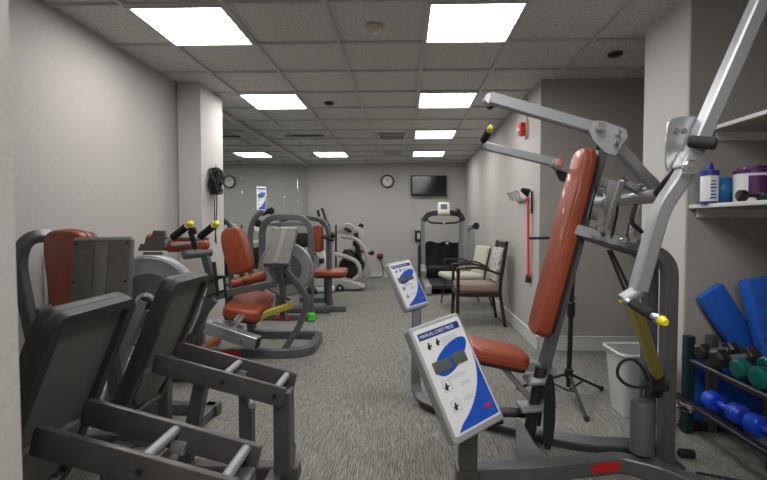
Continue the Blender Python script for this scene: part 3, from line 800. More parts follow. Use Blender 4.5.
MB().prism(rounded(.10, .016, .006), .003, frame((1, 0.12, 0), (.12, -1, 0), P(153, 253.5, 2.33))).build('maker_mark', 'placard_back', M1)
MB().rect([P(146, 300, 2.32), P(120, 360, 2.32), P(108, 410, 2.35)], .05, .055, .12, up=(0, 1, 0)).build('disc_arm', 'silver', M1)
for a in ([(-2.0, 2.30, .035), (-1.15, 2.35, .035)], [(-2.0, 2.75, .035), (-1.15, 2.72, .035)], [(-1.98, 2.3, .035), (-1.98, 2.75, .035)], [(-1.2, 2.35, .035), (-1.2, 2.75, .035)]):
    MB().rect(a, .065, .065).build('base_rail', 'frame', M1)
MB().rect([(-1.33, 2.42, .03), (-1.32, 2.42, .78)], .06, .06, up=(0, 1, 0)).build('upright', 'dark_frame', M1)
MB().rect([(-1.93, 2.48, .05), P(48, 412, 2.45)], .055, .06, up=(0, 1, 0)).build('upright', 'frame', M1)
MB().rect([P(118, 395, 2.5), P(130, 380, 2.5)], .05, .05).build('damper_cylinder', 'gold', M1)

# machine 2: in front of the column, grips with yellow ends
M2 = thing('arm_curl_machine', (-1.5, 3.3, 0), 'grey machine with angled red pad and two yellow-tipped black grips near the left column', 'exercise machine')
MB().rect([P(205, 254, 3.38), P(213, 286, 3.40), P(199, 330, 3.40), PF(186, 370, 3.40)], .055, .055, .06, up=(0, 1, 0)).build('upright', 'frame', M2)
MB().cyl(P(183, 255, 3.24), P(211, 252, 3.42), .034, n=20, bev=.004).build('cross_bar', 'frame', M2)
A = Matrix((V((.93, .25, .05)).normalized(), V((0, 0, 1)), V((.93, .25, .05)).normalized().cross(V((0, 0, 1))))).transposed().to_4x4(); A.translation = P(188, 246, 3.36)
pad(M2, A, (.30, .075, .09), r=.03, name='arm_pad')
MB().lbox(frame((1, .1, 0), (0, 0, 1), P(183, 239, 3.40)), (.36, .10, .03), bev=.008).build('pad_frame', 'dark_frame', M2)
MB().lbox(frame((1, 0, .3), (0, -1, 0), P(193, 240, 3.2)), (.035, .14, .02), bev=.005).lbox(frame((1, 0, .3), (0, -1, 0), P(193, 231, 3.2)), (.05, .05, .03), bev=.008).build('adjuster_bracket', 'black', M2)
grip(M2, P(168, 241, 3.28), P(192, 222.5, 3.12), .026, foam=.58)
grip(M2, P(196, 240, 3.28), P(218, 222.5, 3.12), .026, foam=.58)
MB().rect([P(166, 242, 3.3), P(158, 247, 3.3), P(196, 243, 3.3)], .025, .025, 0).build('handle_bar', 'silver', M2)
MB().prism([(-.10, -.05), (-.08, .0), (-.05, .0), (-.04, .04), (0, .05), (.02, .10), (.10, .10), (.10, -.05)], .03, frame((1, 0, 0), (0, -1, 0), P(152, 244, 3.30))).build('adjuster_rack', 'dark_frame', M2)
MB().sphere(P(152, 238, 3.38), (.042, .042, .035)).build('roller_pad', 'red_vinyl', M2)
MB().cyl(P(214, 262, 3.35), P(218, 296, 3.35), .014).cyl(P(207, 282, 3.3), P(226, 276, 3.3), .010).cyl(P(207, 296, 3.3), P(226, 290, 3.3), .010).rect([P(212, 277, 3.28), P(224, 276, 3.28), P(226, 298, 3.28)], .02, .02).build('linkage', 'iron', M2)
MB().cyl(P(180, 346, 3.3), P(187, 346, 3.18), .085, n=28, bev=.01).build('wheel', 'rubber', M2)
MB().cyl(P(187, 346, 3.185), P(187.4, 346, 3.165), .03, n=18).build('wheel_hub', 'red_piping', M2)
MB().rect([(-1.86, 3.3, .035), (-1.25, 3.3, .035)], .065, .065).rect([(-1.8, 3.0, .035), (-1.8, 3.42, .035)], .065, .065).build('base_rail', 'frame', M2)
MB().rect([P(176, 350, 3.3), P(170, 262, 3.32)], .055, .055, up=(0, 1, 0)).build('upright', 'frame', M2)
MB().rect([P(186, 352, 3.2), P(205, 312, 3.2), P(215, 300, 3.2)], .045, .05, .1, up=(0, 1, 0)).build('swing_arm', 'dark_frame', M2)

# machine 3: leg extension machine in the middle left
M3 = thing('leg_extension_machine', (-1.2, 4.2, 0), 'grey leg extension machine with red seat, red backrest and yellow strut on a looped base', 'exercise machine')
MB().rect([PF(192, 355, 3.93), PF(282, 361, 3.90), PF(309, 357, 3.97), PF(321, 338, 4.58), PF(262, 339, 4.58), PF(252, 330, 4.58, .06), P(250, 300, 4.6)], .075, .08, .16).build('base_rail', 'frame', M3)
pa, pb = PF(218, 358, 3.90), PF(242, 359, 3.90)
MB().box(((pa.x + pb.x) / 2, 3.878, .045), (pb.x - pa.x, .008, .045), RZ(-1.5)).build('maker_label', 'red_label', M3)
MB().rect([PF(190, 358, 3.75), PF(218, 338, 4.35)], .06, .06).build('base_rail', 'red_piping', M3)
hubc = P(286, 269, 4.0)
MB().rect([hubc + V((0, -.02, 0)), P(300, 286, 3.98), P(308, 300, 3.98), P(300, 326, 3.98), P(279, 357, 3.95)], .05, .06, .13, up=(0, 1, 0)).build('curved_upright', 'frame', M3)
flywheel(M3, P(286, 269, 4.10), .24, (.1, -1, 0))
back_placard(M3, P(272, 227.5, 4.05), P(297, 227, 4.05), P(263.5, 263, 3.74), P(289, 264, 3.74))
MB().rect([P(279, 260, 3.93), P(283, 290, 4.02), P(283, 318, 4.1)], .05, .05, .05, up=(0, 1, 0)).build('placard_post', 'frame', M3)
MB().rect([P(276, 283, 3.9), P(240, 290, 3.85), P(204, 300, 3.8)], .06, .06, .05).build('main_beam', 'frame', M3)
MB().rect([P(232, 293, 4.1), P(226, 312, 4.2)], .05, .05, up=(0, 1, 0)).rect([P(208, 297, 4.1), P(196, 352, 4.1)], .055, .06, up=(0, 1, 0)).build('support_strut', 'dark_frame', M3)
# back pad faces the room
A, w_, h_ = quadA(P(218, 230, 3.97), P(241, 228, 3.93), P(230, 276, 3.95), P(253, 273, 3.91), 'y')
pad(M3, A @ T(0, 0, -.03), (.25, .41, .09), name='backrest', outline=smooth_outline([(-.09, -.20), (.10, -.20), (.125, -.14), (.115, .08), (.09, .19), (.05, .22), (-.05, .22), (-.10, .19), (-.125, .06), (-.115, -.14)], 2))
MB().rect([P(240, 252, 4.12), P(243, 280, 4.10)], .04, .05, up=(0, 1, 0)).build('back_support', 'frame', M3)
A, w_, h_ = quadA(P(243, 293, 4.15), P(275, 297, 4.15), P(224, 308, 3.75), P(256, 315, 3.75))
pad(M3, A @ T(0, 0, -.02), (.31, .50, .10), name='seat', r=.05)
# red roller
MB().cyl(P(243, 281, 3.9), P(265, 275, 4.0), .045, n=22, bev=.01).build('roller_pad', 'red_vinyl', M3)
MB().cyl(P(231, 284, 3.85), P(243, 281, 3.9), .042, n=22, bev=.008).build('dark_roller', 'red_piping', M3)
MB().cyl(P(243, 279, 3.82), P(249, 277, 3.82), .018, n=14, bev=.003).build('knob', 'gold', M3)
# silver under-seat arm
e0 = P(196, 323, 3.7); e1 = P(258, 343, 3.6)
MB().rect([e0, e1], .09, .10).build('seat_arm', 'steel', M3)
dd = (e1 - e0).normalized()
MB().lbox(frame(dd, (0, 0, 1), e1 + dd * .002), (.004, .075, .082), bev=.004).build('tube_end', 'black', M3)
MB().cyl(P(241, 317, 3.68), P(232, 332, 3.66), .018, n=14).cyl(P(241, 316, 3.68), P(236, 322, 3.66), .030, n=14).build('pivot_link', 'chrome', M3)
p = P(242, 341, 3.58); MB().cyl(p, p + V((0, -.02, 0)), .016, n=14).build('bolt', 'chrome', M3)
MB().lbox(frame(dd, (0, 0, 1), P(228, 325, 3.7)), (.24, .11, .02), bev=.004).build('seat_bracket', 'steel', M3)
MB().rect([P(250, 322, 3.85), P(270, 312, 3.9), P(292, 305, 3.95)], .06, .055).build('yellow_strut', 'gold', M3)
MB().tube([P(186, 310, 3.75), P(200, 330, 3.75), P(196, 345, 3.8)], .012).tube([P(190, 335, 3.8), P(212, 330, 3.8)], .014).build('linkage', 'iron', M3)
MB().cyl(P(306, 292, 4.1), P(312, 290, 4.1), .03, n=16, bev=.005).build('bumper', 'black', M3)

# machine 4 (round-cornered frame, placard on curved post)
M4 = thing('seated_row_machine', (-1.6, 5.5, 0), 'grey round-cornered frame machine before the mirror with a white and blue placard on curved post', 'exercise machine')
MB().rect([P(262, 322, 5.5), P(262, 217, 5.5), P(311, 217, 5.5), P(311, 320, 5.5)], .068, .068, .22, up=(0, 1, 0)).build('hoop_frame', 'frame', M4)
MB().rect([PF(232, 323, 5.45), PF(314, 323, 5.45)], .07, .07).build('base_rail', 'frame', M4)
pa, pb = PF(276, 323, 5.41), PF(290, 323, 5.41)
MB().box(((pa.x + pb.x) / 2, 5.40, pa.z), (pb.x - pa.x, .008, .045)).build('maker_label', 'red_label', M4)
MB().rect([PF(236, 318, 5.9), PF(330, 316, 5.9)], .07, .07).rect([(-2.0, 5.45, .035), (-2.0, 5.9, .035)], .07, .07).build('base_rail', 'frame', M4)
MB().cyl((P(311, 300, 5.5).x + .03, 5.40, .01), (P(311, 300, 5.5).x + .03, 5.40, .10), .05, .045, n=18, bev=.008).build('green_foot', 'green', M4)
MB().rect([P(251, 262, 5.2), P(250, 232, 5.2), P(254, 218, 5.2), P(263, 211, 5.2)], .05, .06, .12, up=(0, 1, 0)).build('placard_post', 'frame', M4)
MB().rect([P(251, 264, 5.2), P(252, 322, 5.40)], .05, .06, up=(0, 1, 0)).build('placard_post', 'frame', M4)
A, w_, h_ = quadA(P(258.5, 186, 5.20), P(268, 187, 5.25), P(254.5, 211, 5.15), P(264, 211, 5.2))
placard(M4, A, w_ * 1.05, h_, None, th=.04)
pc = P(258, 228, 5.7)
MB().lbox(frame((1, 0, -.4), (0, -1, 0), P(255, 229, 5.7)), (.16, .06, .04), bev=.015).lbox(frame((1, 0, .2), (0, -1, 0), P(256, 242, 5.7)), (.20, .05, .04), bev=.015).build('linkage', 'white_plastic', M4)
MB().rect([P(264, 224, 5.6), P(310, 224, 5.6)], .04, .04).build('cross_bar', 'silver', M4)
MB().sphere(P(258, 223, 5.75), .05, 14).sphere(P(271, 211, 5.7), .045, 14).cyl(P(262, 214, 5.7), P(273, 209, 5.7), .03).build('roller_pad', 'foam', M4)
MB().rect([P(262, 262, 5.5), P(311, 262, 5.5)], .05, .05).build('cross_bar', 'frame', M4)
MB().lbox(frame((1, 0, 0), (0, 0, 1), P(303, 240, 5.62)), (.20, .06, .18), bev=.02).build('rear_pad', 'black', M4)
MB().cyl(P(258, 258, 5.75), P(258, 258, 5.60), .14, n=28, bev=.01).build('weight_disc', 'rubber', M4)
MB().box(tuple(P(243, 255, 5.8)), (.30, .03, .35), bev=.01).build('side_panel', 'dull_green', M4)
MB().lbox(frame((1, 0, 0), (0, 0, 1), P(232, 226, 5.75)), (.13, .05, .10), bev=.02).rect([P(232, 229, 5.75), P(233, 318, 5.8)], .04, .04, up=(0, 1, 0)).build('side_rest', 'disc_dark', M4)
MB().tube([P(257, 250, 5.6), P(262, 285, 5.6), P(290, 300, 5.6)], .015).build('cable', 'rubber', M4)

# machine 5 (red bench seat, second hoop)
M5 = thing('abductor_machine', (-1.0, 6.1, 0), 'grey hooped frame machine with flat red seat beside the white elliptical', 'exercise machine')
MB().rect([P(278, 318, 6.3), P(278, 217, 6.3), P(329, 219, 6.1), P(329, 310, 6.1)], .062, .062, .24, up=(0, 1, 0)).build('hoop_frame', 'frame', M5)
MB().rect([PF(290, 312.5, 6.02), PF(346, 312.5, 6.02)], .07, .07).build('base_rail', 'frame', M5)
MB().rect([PF(300, 302, 6.7), PF(332, 302, 6.7)], .07, .07).rect([PF(329, 311, 6.05), PF(331, 302, 6.7)], .07, .07).build('base_rail', 'frame', M5)
pad(M5, frame((1, 0, 0), (0, -.12, 1), P(330, 272, 6.05)), (.46, .30, .07), r=.06, name='seat')
MB().rect([P(316, 277, 6.1), P(342, 277, 6.1)], .05, .035).build('seat_frame', 'frame', M5)
MB().rect([P(326, 277, 6.15), P(326, 302, 6.3)], .05, .05, up=(0, 1, 0)).build('seat_post', 'frame', M5)
A = Matrix((V((0, -1, 0)), V((0, 0, 1)), V((-1, 0, 0)))).transposed().to_4x4()
A, w_, h_ = quadA(P(313, 227, 6.2), P(322, 227, 6.1), P(313, 251, 6.2), P(322, 251, 6.1)); 
pad(M5, A, (.15, .36, .07), r=.04, name='backrest')
MB().tube([P(322, 208, 6.2), P(326, 220, 6.2), P(329, 226, 6.1)], .02, .05).tube([P(318, 210, 6.25), P(320, 222, 6.25), P(327, 228, 6.1)], .02, .05).build('handle', 'iron', M5)
MB().cyl(P(322, 236, 6.0), P(334, 240, 6.0), .03).sphere(P(333, 235, 6.0), .04, 12).build('linkage', 'iron', M5)
MB().cyl(P(312, 292, 5.98), P(316, 290, 5.98), .05, n=18, bev=.008).build('bumper', 'iron', M5)

# ------------------------------------------------------------------ recumbent and elliptical at the back
E0 = thing('recumbent_stepper', (P(322, 290, 8.0).x, 8.0, 0), 'white and black cardio machine partly hidden behind the hooped frames', 'exercise machine')
c = P(316, 262, 7.7)
MB().prism(smooth_outline([(-.30, -.40), (.28, -.42), (.22, -.1), (.16, .16), (.05, .30), (-.12, .30), (-.25, .1)], 2), .22, frame((1, 0, 0), (0, -1, 0), c), bev=.03).build('shroud', 'white_plastic', E0)
MB().cyl(c + V((-.05, -.11, .02)), c + V((-.05, -.15, .02)), .15, n=28, bev=.008).build('crank_disc', 'disc_grey', E0)
MB().lbox(frame((1, 0, 0), (0, 0, 1), c + V((.12, -.14, .03))), (.09, .05, .09), bev=.02).lbox(frame((1, 0, 0), (0, 0, 1), c + V((-.05, -.14, .15))), (.18, .04, .04), bev=.015).build('pedal', 'black', E0)
MB().lbox(frame((1, 0, 0), (0, 0, 1), V((c.x - .05, 7.7, .06))), (.75, .24, .10), bev=.04).build('base', 'white_plastic', E0)
E1 = thing('elliptical_trainer', (P(352, 290, 8.4).x, 8.4, 0), 'beige and black elliptical trainer with curved arms against the back wall', 'exercise machine')
def T_(pts, r, name, m_, fil=.2, par=E1): MB().tube([P(*p) for p in pts], r, fil, 12).build(name, m_, par)
T_([(341, 236, 8.1), (356, 238, 8.1), (368, 253, 8.1), (366, 272, 8.1), (352, 286, 8.1)], .036, 'curved_arm', 'ellip', .5)
T_([(334, 254, 8.0), (345, 256, 8.0), (358, 262, 8.0), (361, 274, 8.0), (348, 284, 8.0)], .038, 'curved_arm', 'ellip', .5)
T_([(352, 246, 8.3), (366, 262, 8.3), (371, 274, 8.3), (362, 282, 8.3), (350, 283, 8.3)], .028, 'curved_arm', 'ellip', .4)
T_([(336, 225, 8.2), (336, 272, 8.2)], .017, 'mast', 'iron', 0)
T_([(354, 248, 8.4), (358, 232, 8.4), (362, 224, 8.4)], .045, 'hand_bar', 'rubber', .1)
T_([(344, 250, 8.2), (352, 256, 8.2), (358, 250, 8.3), (371, 254, 8.3), (373, 253, 8.3)], .024, 'side_handle', 'rubber', .1)
MB().sphere(P(372, 253, 8.3), .045, 12).build('handle_knob', 'rubber', E1)
MB().prism(smooth_outline([(-.20, -.05), (-.12, .10), (.02, .16), (.14, .10), (.20, 0), (.10, -.08), (-.05, -.06)], 2), .14, frame((1, 0, 0), (0, -1, 0), P(347, 231, 8.2)), bev=.02).build('console', 'ellip', E1)
MB().box(tuple(P(348, 230, 8.1)), (.14, .02, .06), RY(30), bev=.008).box(tuple(P(356, 235, 8.15)), (.09, .03, .07), bev=.02).build('console_screen', 'black', E1)
MB().cyl(P(353, 268, 8.5), P(353, 268, 8.35), .27, n=36, bev=.02).build('flywheel_cover', 'black', E1)
MB().prism(smooth_outline([(-.14, -.22), (.10, -.24), (.16, .0), (.10, .22), (-.02, .30), (-.12, .16)], 2), .10, frame((1, 0, 0), (0, -1, 0), P(350, 264, 8.3)), bev=.02).build('drive_cover', 'black', E1)
MB().prism(smooth_outline([(-.05, -.10), (.05, -.10), (.08, .12), (-.06, .14)], 2), .09, frame((1, 0, .3), (0, -1, 0), P(360, 234, 8.25)), bev=.02).build('side_pod', 'white_plastic', E1)
MB().cyl(P(345, 252, 8.2), P(352, 262, 8.1), .09, n=20, bev=.02).cyl(P(356, 240, 8.3), P(360, 260, 8.3), .05).build('crank', 'rubber', E1)
MB().prism(smooth_outline([(-.30, -.09), (.38, -.10), (.42, -.02), (.20, .06), (-.05, .12), (-.16, .14), (-.28, .10)], 2), .30, frame((1, 0, 0), (0, -1, 0), (P(342, 287, 7.95).x, 8.0, .115)), bev=.03).build('base_cover', 'ellip', E1)
MB().cyl(P(340, 288, 7.86), P(340, 288, 7.78), .065, n=20, bev=.006).build('transport_wheel', 'rubber', E1)
MB().cyl(P(340, 288, 7.78), P(340, 288, 7.77), .022, n=14).build('wheel_hub', 'ellip', E1)

# ------------------------------------------------------------------ treadmill
c = P(444, 288, 8.2)
TX = c.x
TM = thing('treadmill', (TX, 8.4, 0), 'black and silver treadmill with white console at the back wall', 'treadmill')
for u, w_ in ((424, 1), (460, -1)):
    MB().rect([P(u, 284, 8.7), P(u - w_ * 1.5, 217, 8.6)], .075, .07, up=(0, 1, 0)).build('upright', 'silver', TM)
MB().rect([P(423.5, 221, 8.6), P(428, 214, 8.6), P(444, 212, 8.6), P(460, 214, 8.6), P(463, 221, 8.6)], .09, .10, .12).build('handle_housing', 'iron', TM)
MB().tube([P(427, 219, 8.45), P(430, 222.5, 8.4), P(444, 223.5, 8.35), P(458, 222.5, 8.4), P(461, 219, 8.45)], .018, .1).build('handlebar', 'rubber', TM)
MB().cyl(P(443, 223.5, 8.33), P(445, 223.5, 8.33), .022, n=14).build('safety_key', 'gold', TM)
A, w_, h_ = quadA(P(437.5, 202, 8.5), P(449, 202.5, 8.5), P(438.5, 214.5, 8.4), P(450.5, 214.5, 8.4))
MB().prism(rounded(w_, h_, .03), .07, A @ T(0, 0, -.03), bev=.015).build('console', 'white_plastic', TM)
MB().box((0, 0, 0), (w_ * .55, h_ * .4, .006), A @ T(0, h_ * .12, .008)).build('console_screen', 'disc_dark', TM)
MB().box((0, 0, 0), (w_ * .8, h_ * .08, .006), A @ T(0, -h_ * .38, .008)).build('console_stripe', 'gold', TM)
MB().cyl(P(455, 214, 8.5), P(459, 209, 8.5), .045, n=16, bev=.01).build('bottle_holder', 'black', TM)
a = P(418, 244, 8.9); b = P(463, 270, 8.9)
MB().prism(rounded(b.x - a.x, a.z - .10, .05), .22, frame((1, 0, 0), (0, -.95, .1), ((a.x + b.x) / 2, 8.95, (a.z + .10) / 2)), bev=.02).build('motor_cover', 'black', TM)
a = P(426, 242, 8.78); b = P(459, 266, 8.7)
q = MB(); nx, nz = 14, 8
gr = [[q.bm.verts.new((a.x + (b.x - a.x) * i / nx, 8.80 - .02 * math.sin(i * 1.3 + j * .5) - .08 * (j / nz) ** 2, a.z + (b.z - a.z) * j / nz + .018 * math.sin(i * .9) * (1 if j in (0, nz) else .5))) for i in range(nx + 1)] for j in range(nz + 1)]
q._mark([q.bm.faces.new([gr[j][i], gr[j][i + 1], gr[j + 1][i + 1], gr[j + 1][i]]) for j in range(nz) for i in range(nx)], None, True)
ext = bmesh.ops.extrude_face_region(q.bm, geom=q.bm.faces[:])
for v in [g_ for g_ in ext['geom'] if isinstance(g_, bmesh.types.BMVert)]: v.co.y -= .015
q.build('draped_cloth', 'cloth_black', TM)
MB().box(tuple(P(447, 243, 8.75)), (.05, .02, .05), RY(40), bev=.006).build('cloth_tag', 'white_plastic', TM)
MB().lbox(frame((1, 0, 0), (0, 0, 1), P(443, 269, 8.6)), (.62, .12, .16), bev=.05).build('deck_hood', 'black', TM)
MB().box((TX, 8.05, .12), (.56, 1.15, .06), bev=.01).build('running_belt', 'rubber', TM)
for s_ in (-1, 1):
    MB().box((TX + s_ * .33, 8.05, .11), (.11, 1.2, .11), bev=.025).build('side_rail', 'silver', TM)
    MB().box((TX + s_ * .33, 7.46, .09), (.13, .12, .16), bev=.03).build('end_cap', 'placard_shell', TM)
for s_ in (-1, 1):
    MB().lbox(frame((0, 1, .35), (0, 0, 1), (TX + s_ * .36, 8.55, .28)), (.35, .11, .20), bev=.04).build('rail_hood', 'silver', TM)
    MB().box((TX + s_ * .33, 7.6, .03), (.07, .12, .05), bev=.01).build('floor_foot', 'black', TM)

# grey stand behind the treadmill
p = P(470, 225, 7.25)
t = thing('cable_stand', (p.x, 7.25, 0), 'slim grey post stand with black knob between treadmill and right wall', 'exercise machine')
MB().rect([P(466, 227, 7.25), P(473, 227, 7.25)], .07, .07).build('top_bar', 'disc_grey', t)
MB().rect([P(469, 227, 7.30), V((P(471, 227, 7.30).x, 7.30, .0))], .06, .07, up=(0, 1, 0)).rect([P(472, 227, 7.25), V((P(470, 227, 7.25).x, 7.25, .0))], .06, .07, up=(0, 1, 0)).build('post', 'disc_grey', t)
MB().cyl(P(475, 226, 7.25), P(477, 226, 7.2), .055, n=20, bev=.01).build('knob', 'black', t)

# ------------------------------------------------------------------ chairs (facing -X)
# near wooden chair
q = P(486, 318, 5.5); cx, cy = 1.00, 5.42
t = thing('armchair', (cx - .05, cy, 0), 'dark wooden armchair with tan seat and floral back against the right wall, nearer of two', 'chair')
x0, x1, ya, yb = .60, 1.10, cy - .26, cy + .26
for y in (ya, yb):
    MB().rect([(x0, y, 0), (x0 + .01, y, .66)], .036, .036, up=(0, 1, 0)).build('leg', 'wood', t)
    MB().rect([(x1 + .05, y, 0), (x1 - .02, y, .42), (x1 + .06, y, .98)], .036, .040, .12, up=(0, 1, 0)).build('leg', 'wood', t)
    MB().rect([(x0 - .01, y, .665), (x0 + .25, y, .69), (x1 + .0, y, .60)], .045, .028, .12).build('armrest', 'wood', t)
    MB().rect([(x0, y, .37), (x1, y, .37)], .025, .05).build('apron', 'wood', t)
MB().rect([(x0, ya, .37), (x0, yb, .37)], .025, .05).build('apron', 'wood', t)
MB().box(((x0 + x1) / 2, cy, .435), (.50, .50, .09), bev=.03, seg=3).build('seat', 'tan', t)
A = frame((0, 1, 0), V((-1, 0, .15)), (x1 - .01, cy, .70)) 
MB().lbox(A, (.44, .40, .05), bev=.02, seg=3).build('backrest', 'floral', t)
MB().rect([(x1 + .052, ya, .94), (x1 + .052, yb, .94)], .03, .07, up=(0, 0, 1)).build('top_rail', 'wood', t)
# far metal chair
cx, cy = .97, 6.5
t = thing('armchair', (cx, cy, 0), 'cream upholstered armchair with thin black frame behind the wooden one', 'chair')
x0, x1, ya, yb = .62, 1.08, cy - .24, cy + .24
for y in (ya, yb):
    MB().tube([(x0 - .04, y, 0.01), (x0 + .04, y, .45), (x0 - .0, y, .66), (x0 + .30, y, .66), (x1 + .02, y, .58)], .012, .06).build('arm_frame', 'black', t)
    MB().tube([(x1 + .10, y, .01), (x1 - .04, y, .42), (x1 + .06, y, .84)], .012, .08).build('leg', 'black', t)
MB().lbox(frame((1, 0, -.03), (0, 0, 1), ((x0 + x1) / 2 - .05, cy, .44)), (.55, .48, .08), bev=.035, seg=3).build('seat', 'cream', t)
Acr = frame((0, 1, 0), V((-1, 0, .22)), (x1 + .02, cy, .66))
MB().lbox(Acr, (.44, .42, .07), bev=.034, seg=3).build('backrest', 'cream', t)
t.rotation_euler.z = math.radians(14)

# ------------------------------------------------------------------ shelves in the nook
def shelf(label, x0, z, y0, y1, c=.10):
    t = thing('wall_shelf', ((x0 + 2.12) / 2, (y0 + y1) / 2, z), label, 'shelf', 'white nook shelves')
    MB().box(((x0 + 2.14) / 2, (y0 + y1) / 2, z - .011), (2.14 - x0, y1 - y0, .022), bev=.002, seg=1).build('board', 'shelf', t)
    MB().box(((x0 + 2.135) / 2 + .004, (y0 + y1) / 2, z - .0235), (2.12 - x0, y1 - y0 - .012, .004)).build('underside', 'shelf_brown', t)
    MB().box(((x0 + 2.11) / 2 + .02, y1 - .014, z - .048), (2.11 - x0 - .04, .024, .05), bev=.003, seg=1).build('cleat', 'shelf', t)
    MB().box((2.125, (y0 + y1) / 2, z - .048), (.024, y1 - y0 - .06, .05), bev=.003, seg=1).build('cleat', 'shelf', t)
shelf('lower white wall shelf holding the spray bottle, ball and wipes tub', 1.632, 1.290, 1.9, 2.645)
shelf('upper white wall shelf with brown underside on the right wall', 1.725, 1.728, 1.3, 2.645)
SZ = 1.2902
def on_lower(u, Y): return P(u, 200, Y).x
x = on_lower(709, 2.50)
t = thing('cleaner_bottle', (x, 2.50, SZ), 'white cleaner bottle with dark blue cap on the lower shelf', 'bottle')
MB().lathe((x, 2.50, SZ), (0, 0, 1), [(.036, 0), (.042, .006), (.042, .155), (.036, .165)], 24).build('bottle_body', 'clock_face', t)
MB().lathe((x, 2.50, SZ), (0, 0, 1), [(.0435, .0), (.0435, .012)], 24).build('base_ring', 'navy_cap', t)
MB().lathe((x, 2.50, SZ + .15), (0, 0, 1), [(.044, 0), (.044, .028), (.02, .032), (.016, .05), (.014, .068), (.008, .07)], 24).build('cap', 'navy_cap', t)
q = MB()
for k in range(6): q.box((x - .008 + .002 * (k % 2), 2.457, SZ + .03 + .018 * k), (.032 - .006 * (k % 3), .003, .007))
q.build('label_print', 'navy_cap', t)
x = on_lower(727, 2.52); tag(MB().sphere((x + .008, 2.562, SZ + .076), .0755, 28).build('exercise_ball', 'blue_ball'), 'small blue ball between bottle and tub on lower shelf', 'ball')
x = on_lower(759, 2.36)
t = thing('wipes_tub', (x, 2.40, SZ), 'large white tub with purple label and purple lid on the lower shelf', 'tub')
MB().lathe((x, 2.40, SZ), (0, 0, 1), [(.078, 0), (.085, .008), (.088, .148), (.08, .152)], 36).build('tub_body', 'clock_face', t)
MB().lathe((x, 2.40, SZ + .15), (0, 0, 1), [(.090, 0), (.090, .016), (.070, .022), (.066, .036), (.03, .038)], 36).build('lid', 'purple', t)
q = MB(); R_ = .0885
vs = []
for a in range(-150, -95, 6):
    ar = math.radians(a + 10); vs.append([q.bm.verts.new((x + R_ * math.cos(ar), 2.40 + R_ * math.sin(ar), SZ + z_)) for z_ in (.03, .135)])
q._mark([q.bm.faces.new([vs[i][0], vs[i + 1][0], vs[i + 1][1], vs[i][1]]) for i in range(len(vs) - 1)], None, True)
q.build('label_panel', 'purple', t)
def dumbbell(c, ax, L, r, hr, hl, m_head, m_bar, label, group=None, sides=6, mid=None, name='dumbbell'):
    c = V(c); ax = V(ax).normalized()
    t = thing(name, tuple(c), label, 'dumbbell', group)
    MB().cyl(c - ax * (L / 2 - hl * .9), c + ax * (L / 2 - hl * .9), r, n=16).build('handle', m_bar, t)
    for s_ in (-1, 1):
        o = c + ax * s_ * (L / 2 - hl)
        MB().lathe(o, ax * s_, [(hr * .80, 0), (hr, hl * .18), (hr, hl * .82), (hr * .74, hl)], sides).build('weight_head', m_head, t)
    return t
dumbbell((on_lower(749, 2.26), 2.24, SZ + .028), (1, -.15, 0), .13, .009, .028, .04, 'iron', 'iron', 'small dark dumbbell lying on the lower shelf before the tub', sides=12)
x = on_lower(766, 2.2)
tag(MB().lathe((x + .03, 2.15, SZ), (0, 0, 1), [(.03, 0), (.033, .005), (.033, .06), (.02, .066)], 20).build('blue_jar', 'blue_ball'), 'small blue and white jar at the right end of the lower shelf', 'jar')
p = P(765, 107, 2.2)
t = thing('folded_towel', (1.99, 2.2, 1.728), 'blue item lying on the upper shelf edge', 'towel')
MB().box((1.92, 2.14, 1.744), (.18, .2, .03), bev=.012).build('fold', 'blue_vinyl', t)
MB().box((1.925, 2.14, 1.767), (.16, .18, .02), bev=.009).build('fold', 'blue_vinyl', t)
t = thing('wall_dispenser', (2.13, 2.40, 2.2), 'beige corner of a box fixed high on the nook wall', 'dispenser')
MB().box((2.11, 2.36, 2.17), (.06, .20, .16), bev=.02).build('housing', 'jamb', t)

# ------------------------------------------------------------------ dumbbell rack in the nook
RK = thing('dumbbell_rack', (1.8, 2.2, 0), 'low dark dumbbell rack with angled rails along the nook wall', 'dumbbell rack')
for x, y, mm in ((1.60, 2.56, 'dark_teal'), (1.74, 2.575, 'dark_frame'), (1.60, 1.50, 'dark_frame'), (1.96, 1.50, 'dark_frame')):
    MB().rect([(x, y, .0), (x, y, .55)], .05, .05, up=(0, 1, 0)).build('post', mm, RK)
MB().rect([(1.56, 2.60, .20), (1.56, 1.48, .20)], .045, .022).build('lower_rail', 'black', RK)
MB().rect([(1.73, 2.60, .20), (1.73, 1.48, .20)], .03, .022).build('lower_rail', 'black', RK)
MB().rect([(1.60, 2.60, .415), (1.60, 1.48, .415)], .03, .03).build('upper_rail', 'iron', RK)
MB().rect([(1.74, 2.60, .418), (1.74, 1.48, .418)], .03, .03).build('upper_rail', 'iron', RK)
for y in (2.58, 1.50): MB().rect([(1.58, y, .03), (1.98, y, .03)], .05, .05).build('floor_rail', 'black', RK)
G = 'iron dumbbells on the top of the rack'
def on_rack(y, z=.482): return V((1.69, y, z + .012))
dumbbell(on_rack(2.465), (1, .12, .05), .22, .014, .046, .055, 'iron', 'steel', 'grey hexagonal dumbbell farthest along the top of the rack', G)
dumbbell(on_rack(2.33, .485), (1, .14, .05), .24, .015, .052, .065, 'iron', 'steel', 'larger grey hexagonal dumbbell second along the top of the rack', G)
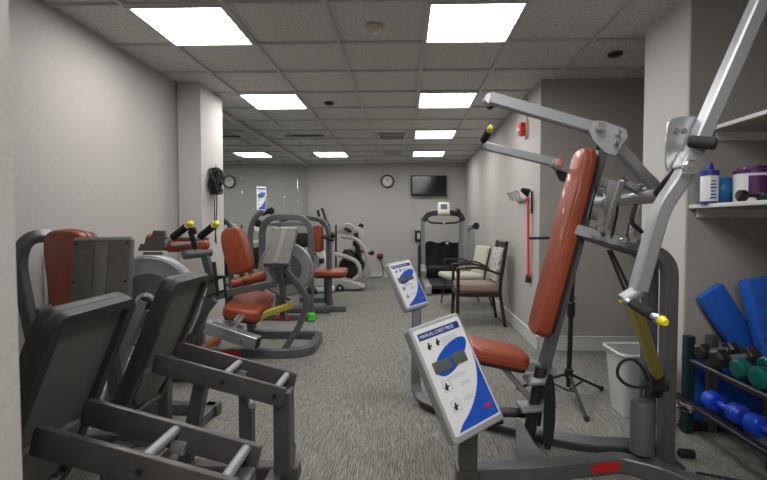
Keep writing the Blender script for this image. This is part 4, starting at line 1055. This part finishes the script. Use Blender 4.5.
dumbbell(on_rack(2.20, .475), (1, .10, .05), .20, .016, .048, .055, 'teal', 'iron', 'green rounded dumbbell in front of the grey ones on the rack', 'green dumbbells on the rack', sides=24)
dumbbell(on_rack(2.07, .475), (1, .10, .05), .21, .016, .052, .055, 'teal', 'iron', 'green rounded dumbbell nearest the right edge of the photo', 'green dumbbells on the rack', sides=24)
dumbbell(on_rack(1.95, .485), (1, .14, .05), .22, .015, .048, .06, 'iron', 'steel', 'grey hexagonal dumbbell beside the green ones, cut by the photo edge', G)
BG = 'blue dumbbells on the lower rail'
dumbbell((1.645, 2.33, .240), (.07, -1, .0), .24, .018, .050, .075, 'blue_vinyl', 'blue_vinyl', 'bright blue dumbbell farther along the lower rack rail', BG, sides=24)
dumbbell((1.65, 2.04, .240), (.07, -1, .0), .24, .018, .050, .075, 'blue_vinyl', 'blue_vinyl', 'bright blue dumbbell nearer along the lower rack rail', BG, sides=24)
# blue mats and roller boards leaning
def slab(name, a, b, w_, th, label, n=(0, -1, .15), m_='blue_mat'):
    a = V(a); b = V(b); A = frame(b - a, n, (a + b) / 2)
    o = MB().lbox(A, ((b - a).length, w_, th), bev=min(th * .3, .012)).build(name, m_); tag(o, label, 'exercise mat'); return o
slab('foam_block', P(709, 290, 2.58), P(770, 384, 2.56), .155, .05, 'long blue foam plank leaning sideways behind the dumbbells')
slab('foam_roller', P(756, 278, 2.50), P(792, 420, 2.42), .15, .09, 'second blue foam roller standing at the right photo edge')
slab('folded_mat', (1.86, 2.625, .005), (1.86, 2.625, .46), .40, .03, 'dark blue folded mat standing behind the dumbbell rack', m_='blue_mat')
p = V((1.78, 2.0, .11))
tag(MB().sphere((1.72, 2.02, .085), .085, 28).build('medicine_ball', 'rubber'), 'black medicine ball on the floor under the dumbbell rack', 'ball')

# added fill lamp behind the camera, brightens the near machines and nook
la = bpy.data.lights.new('fill_lamp', 'AREA'); la.energy = 28; la.size = .9; la.color = (1, .96, .9)
lo = bpy.data.objects.new('fill_lamp', la); C.objects.link(lo); lo.location = (0.1, -.9, 2.4); lo.rotation_euler = (math.radians(20), 0, 0)
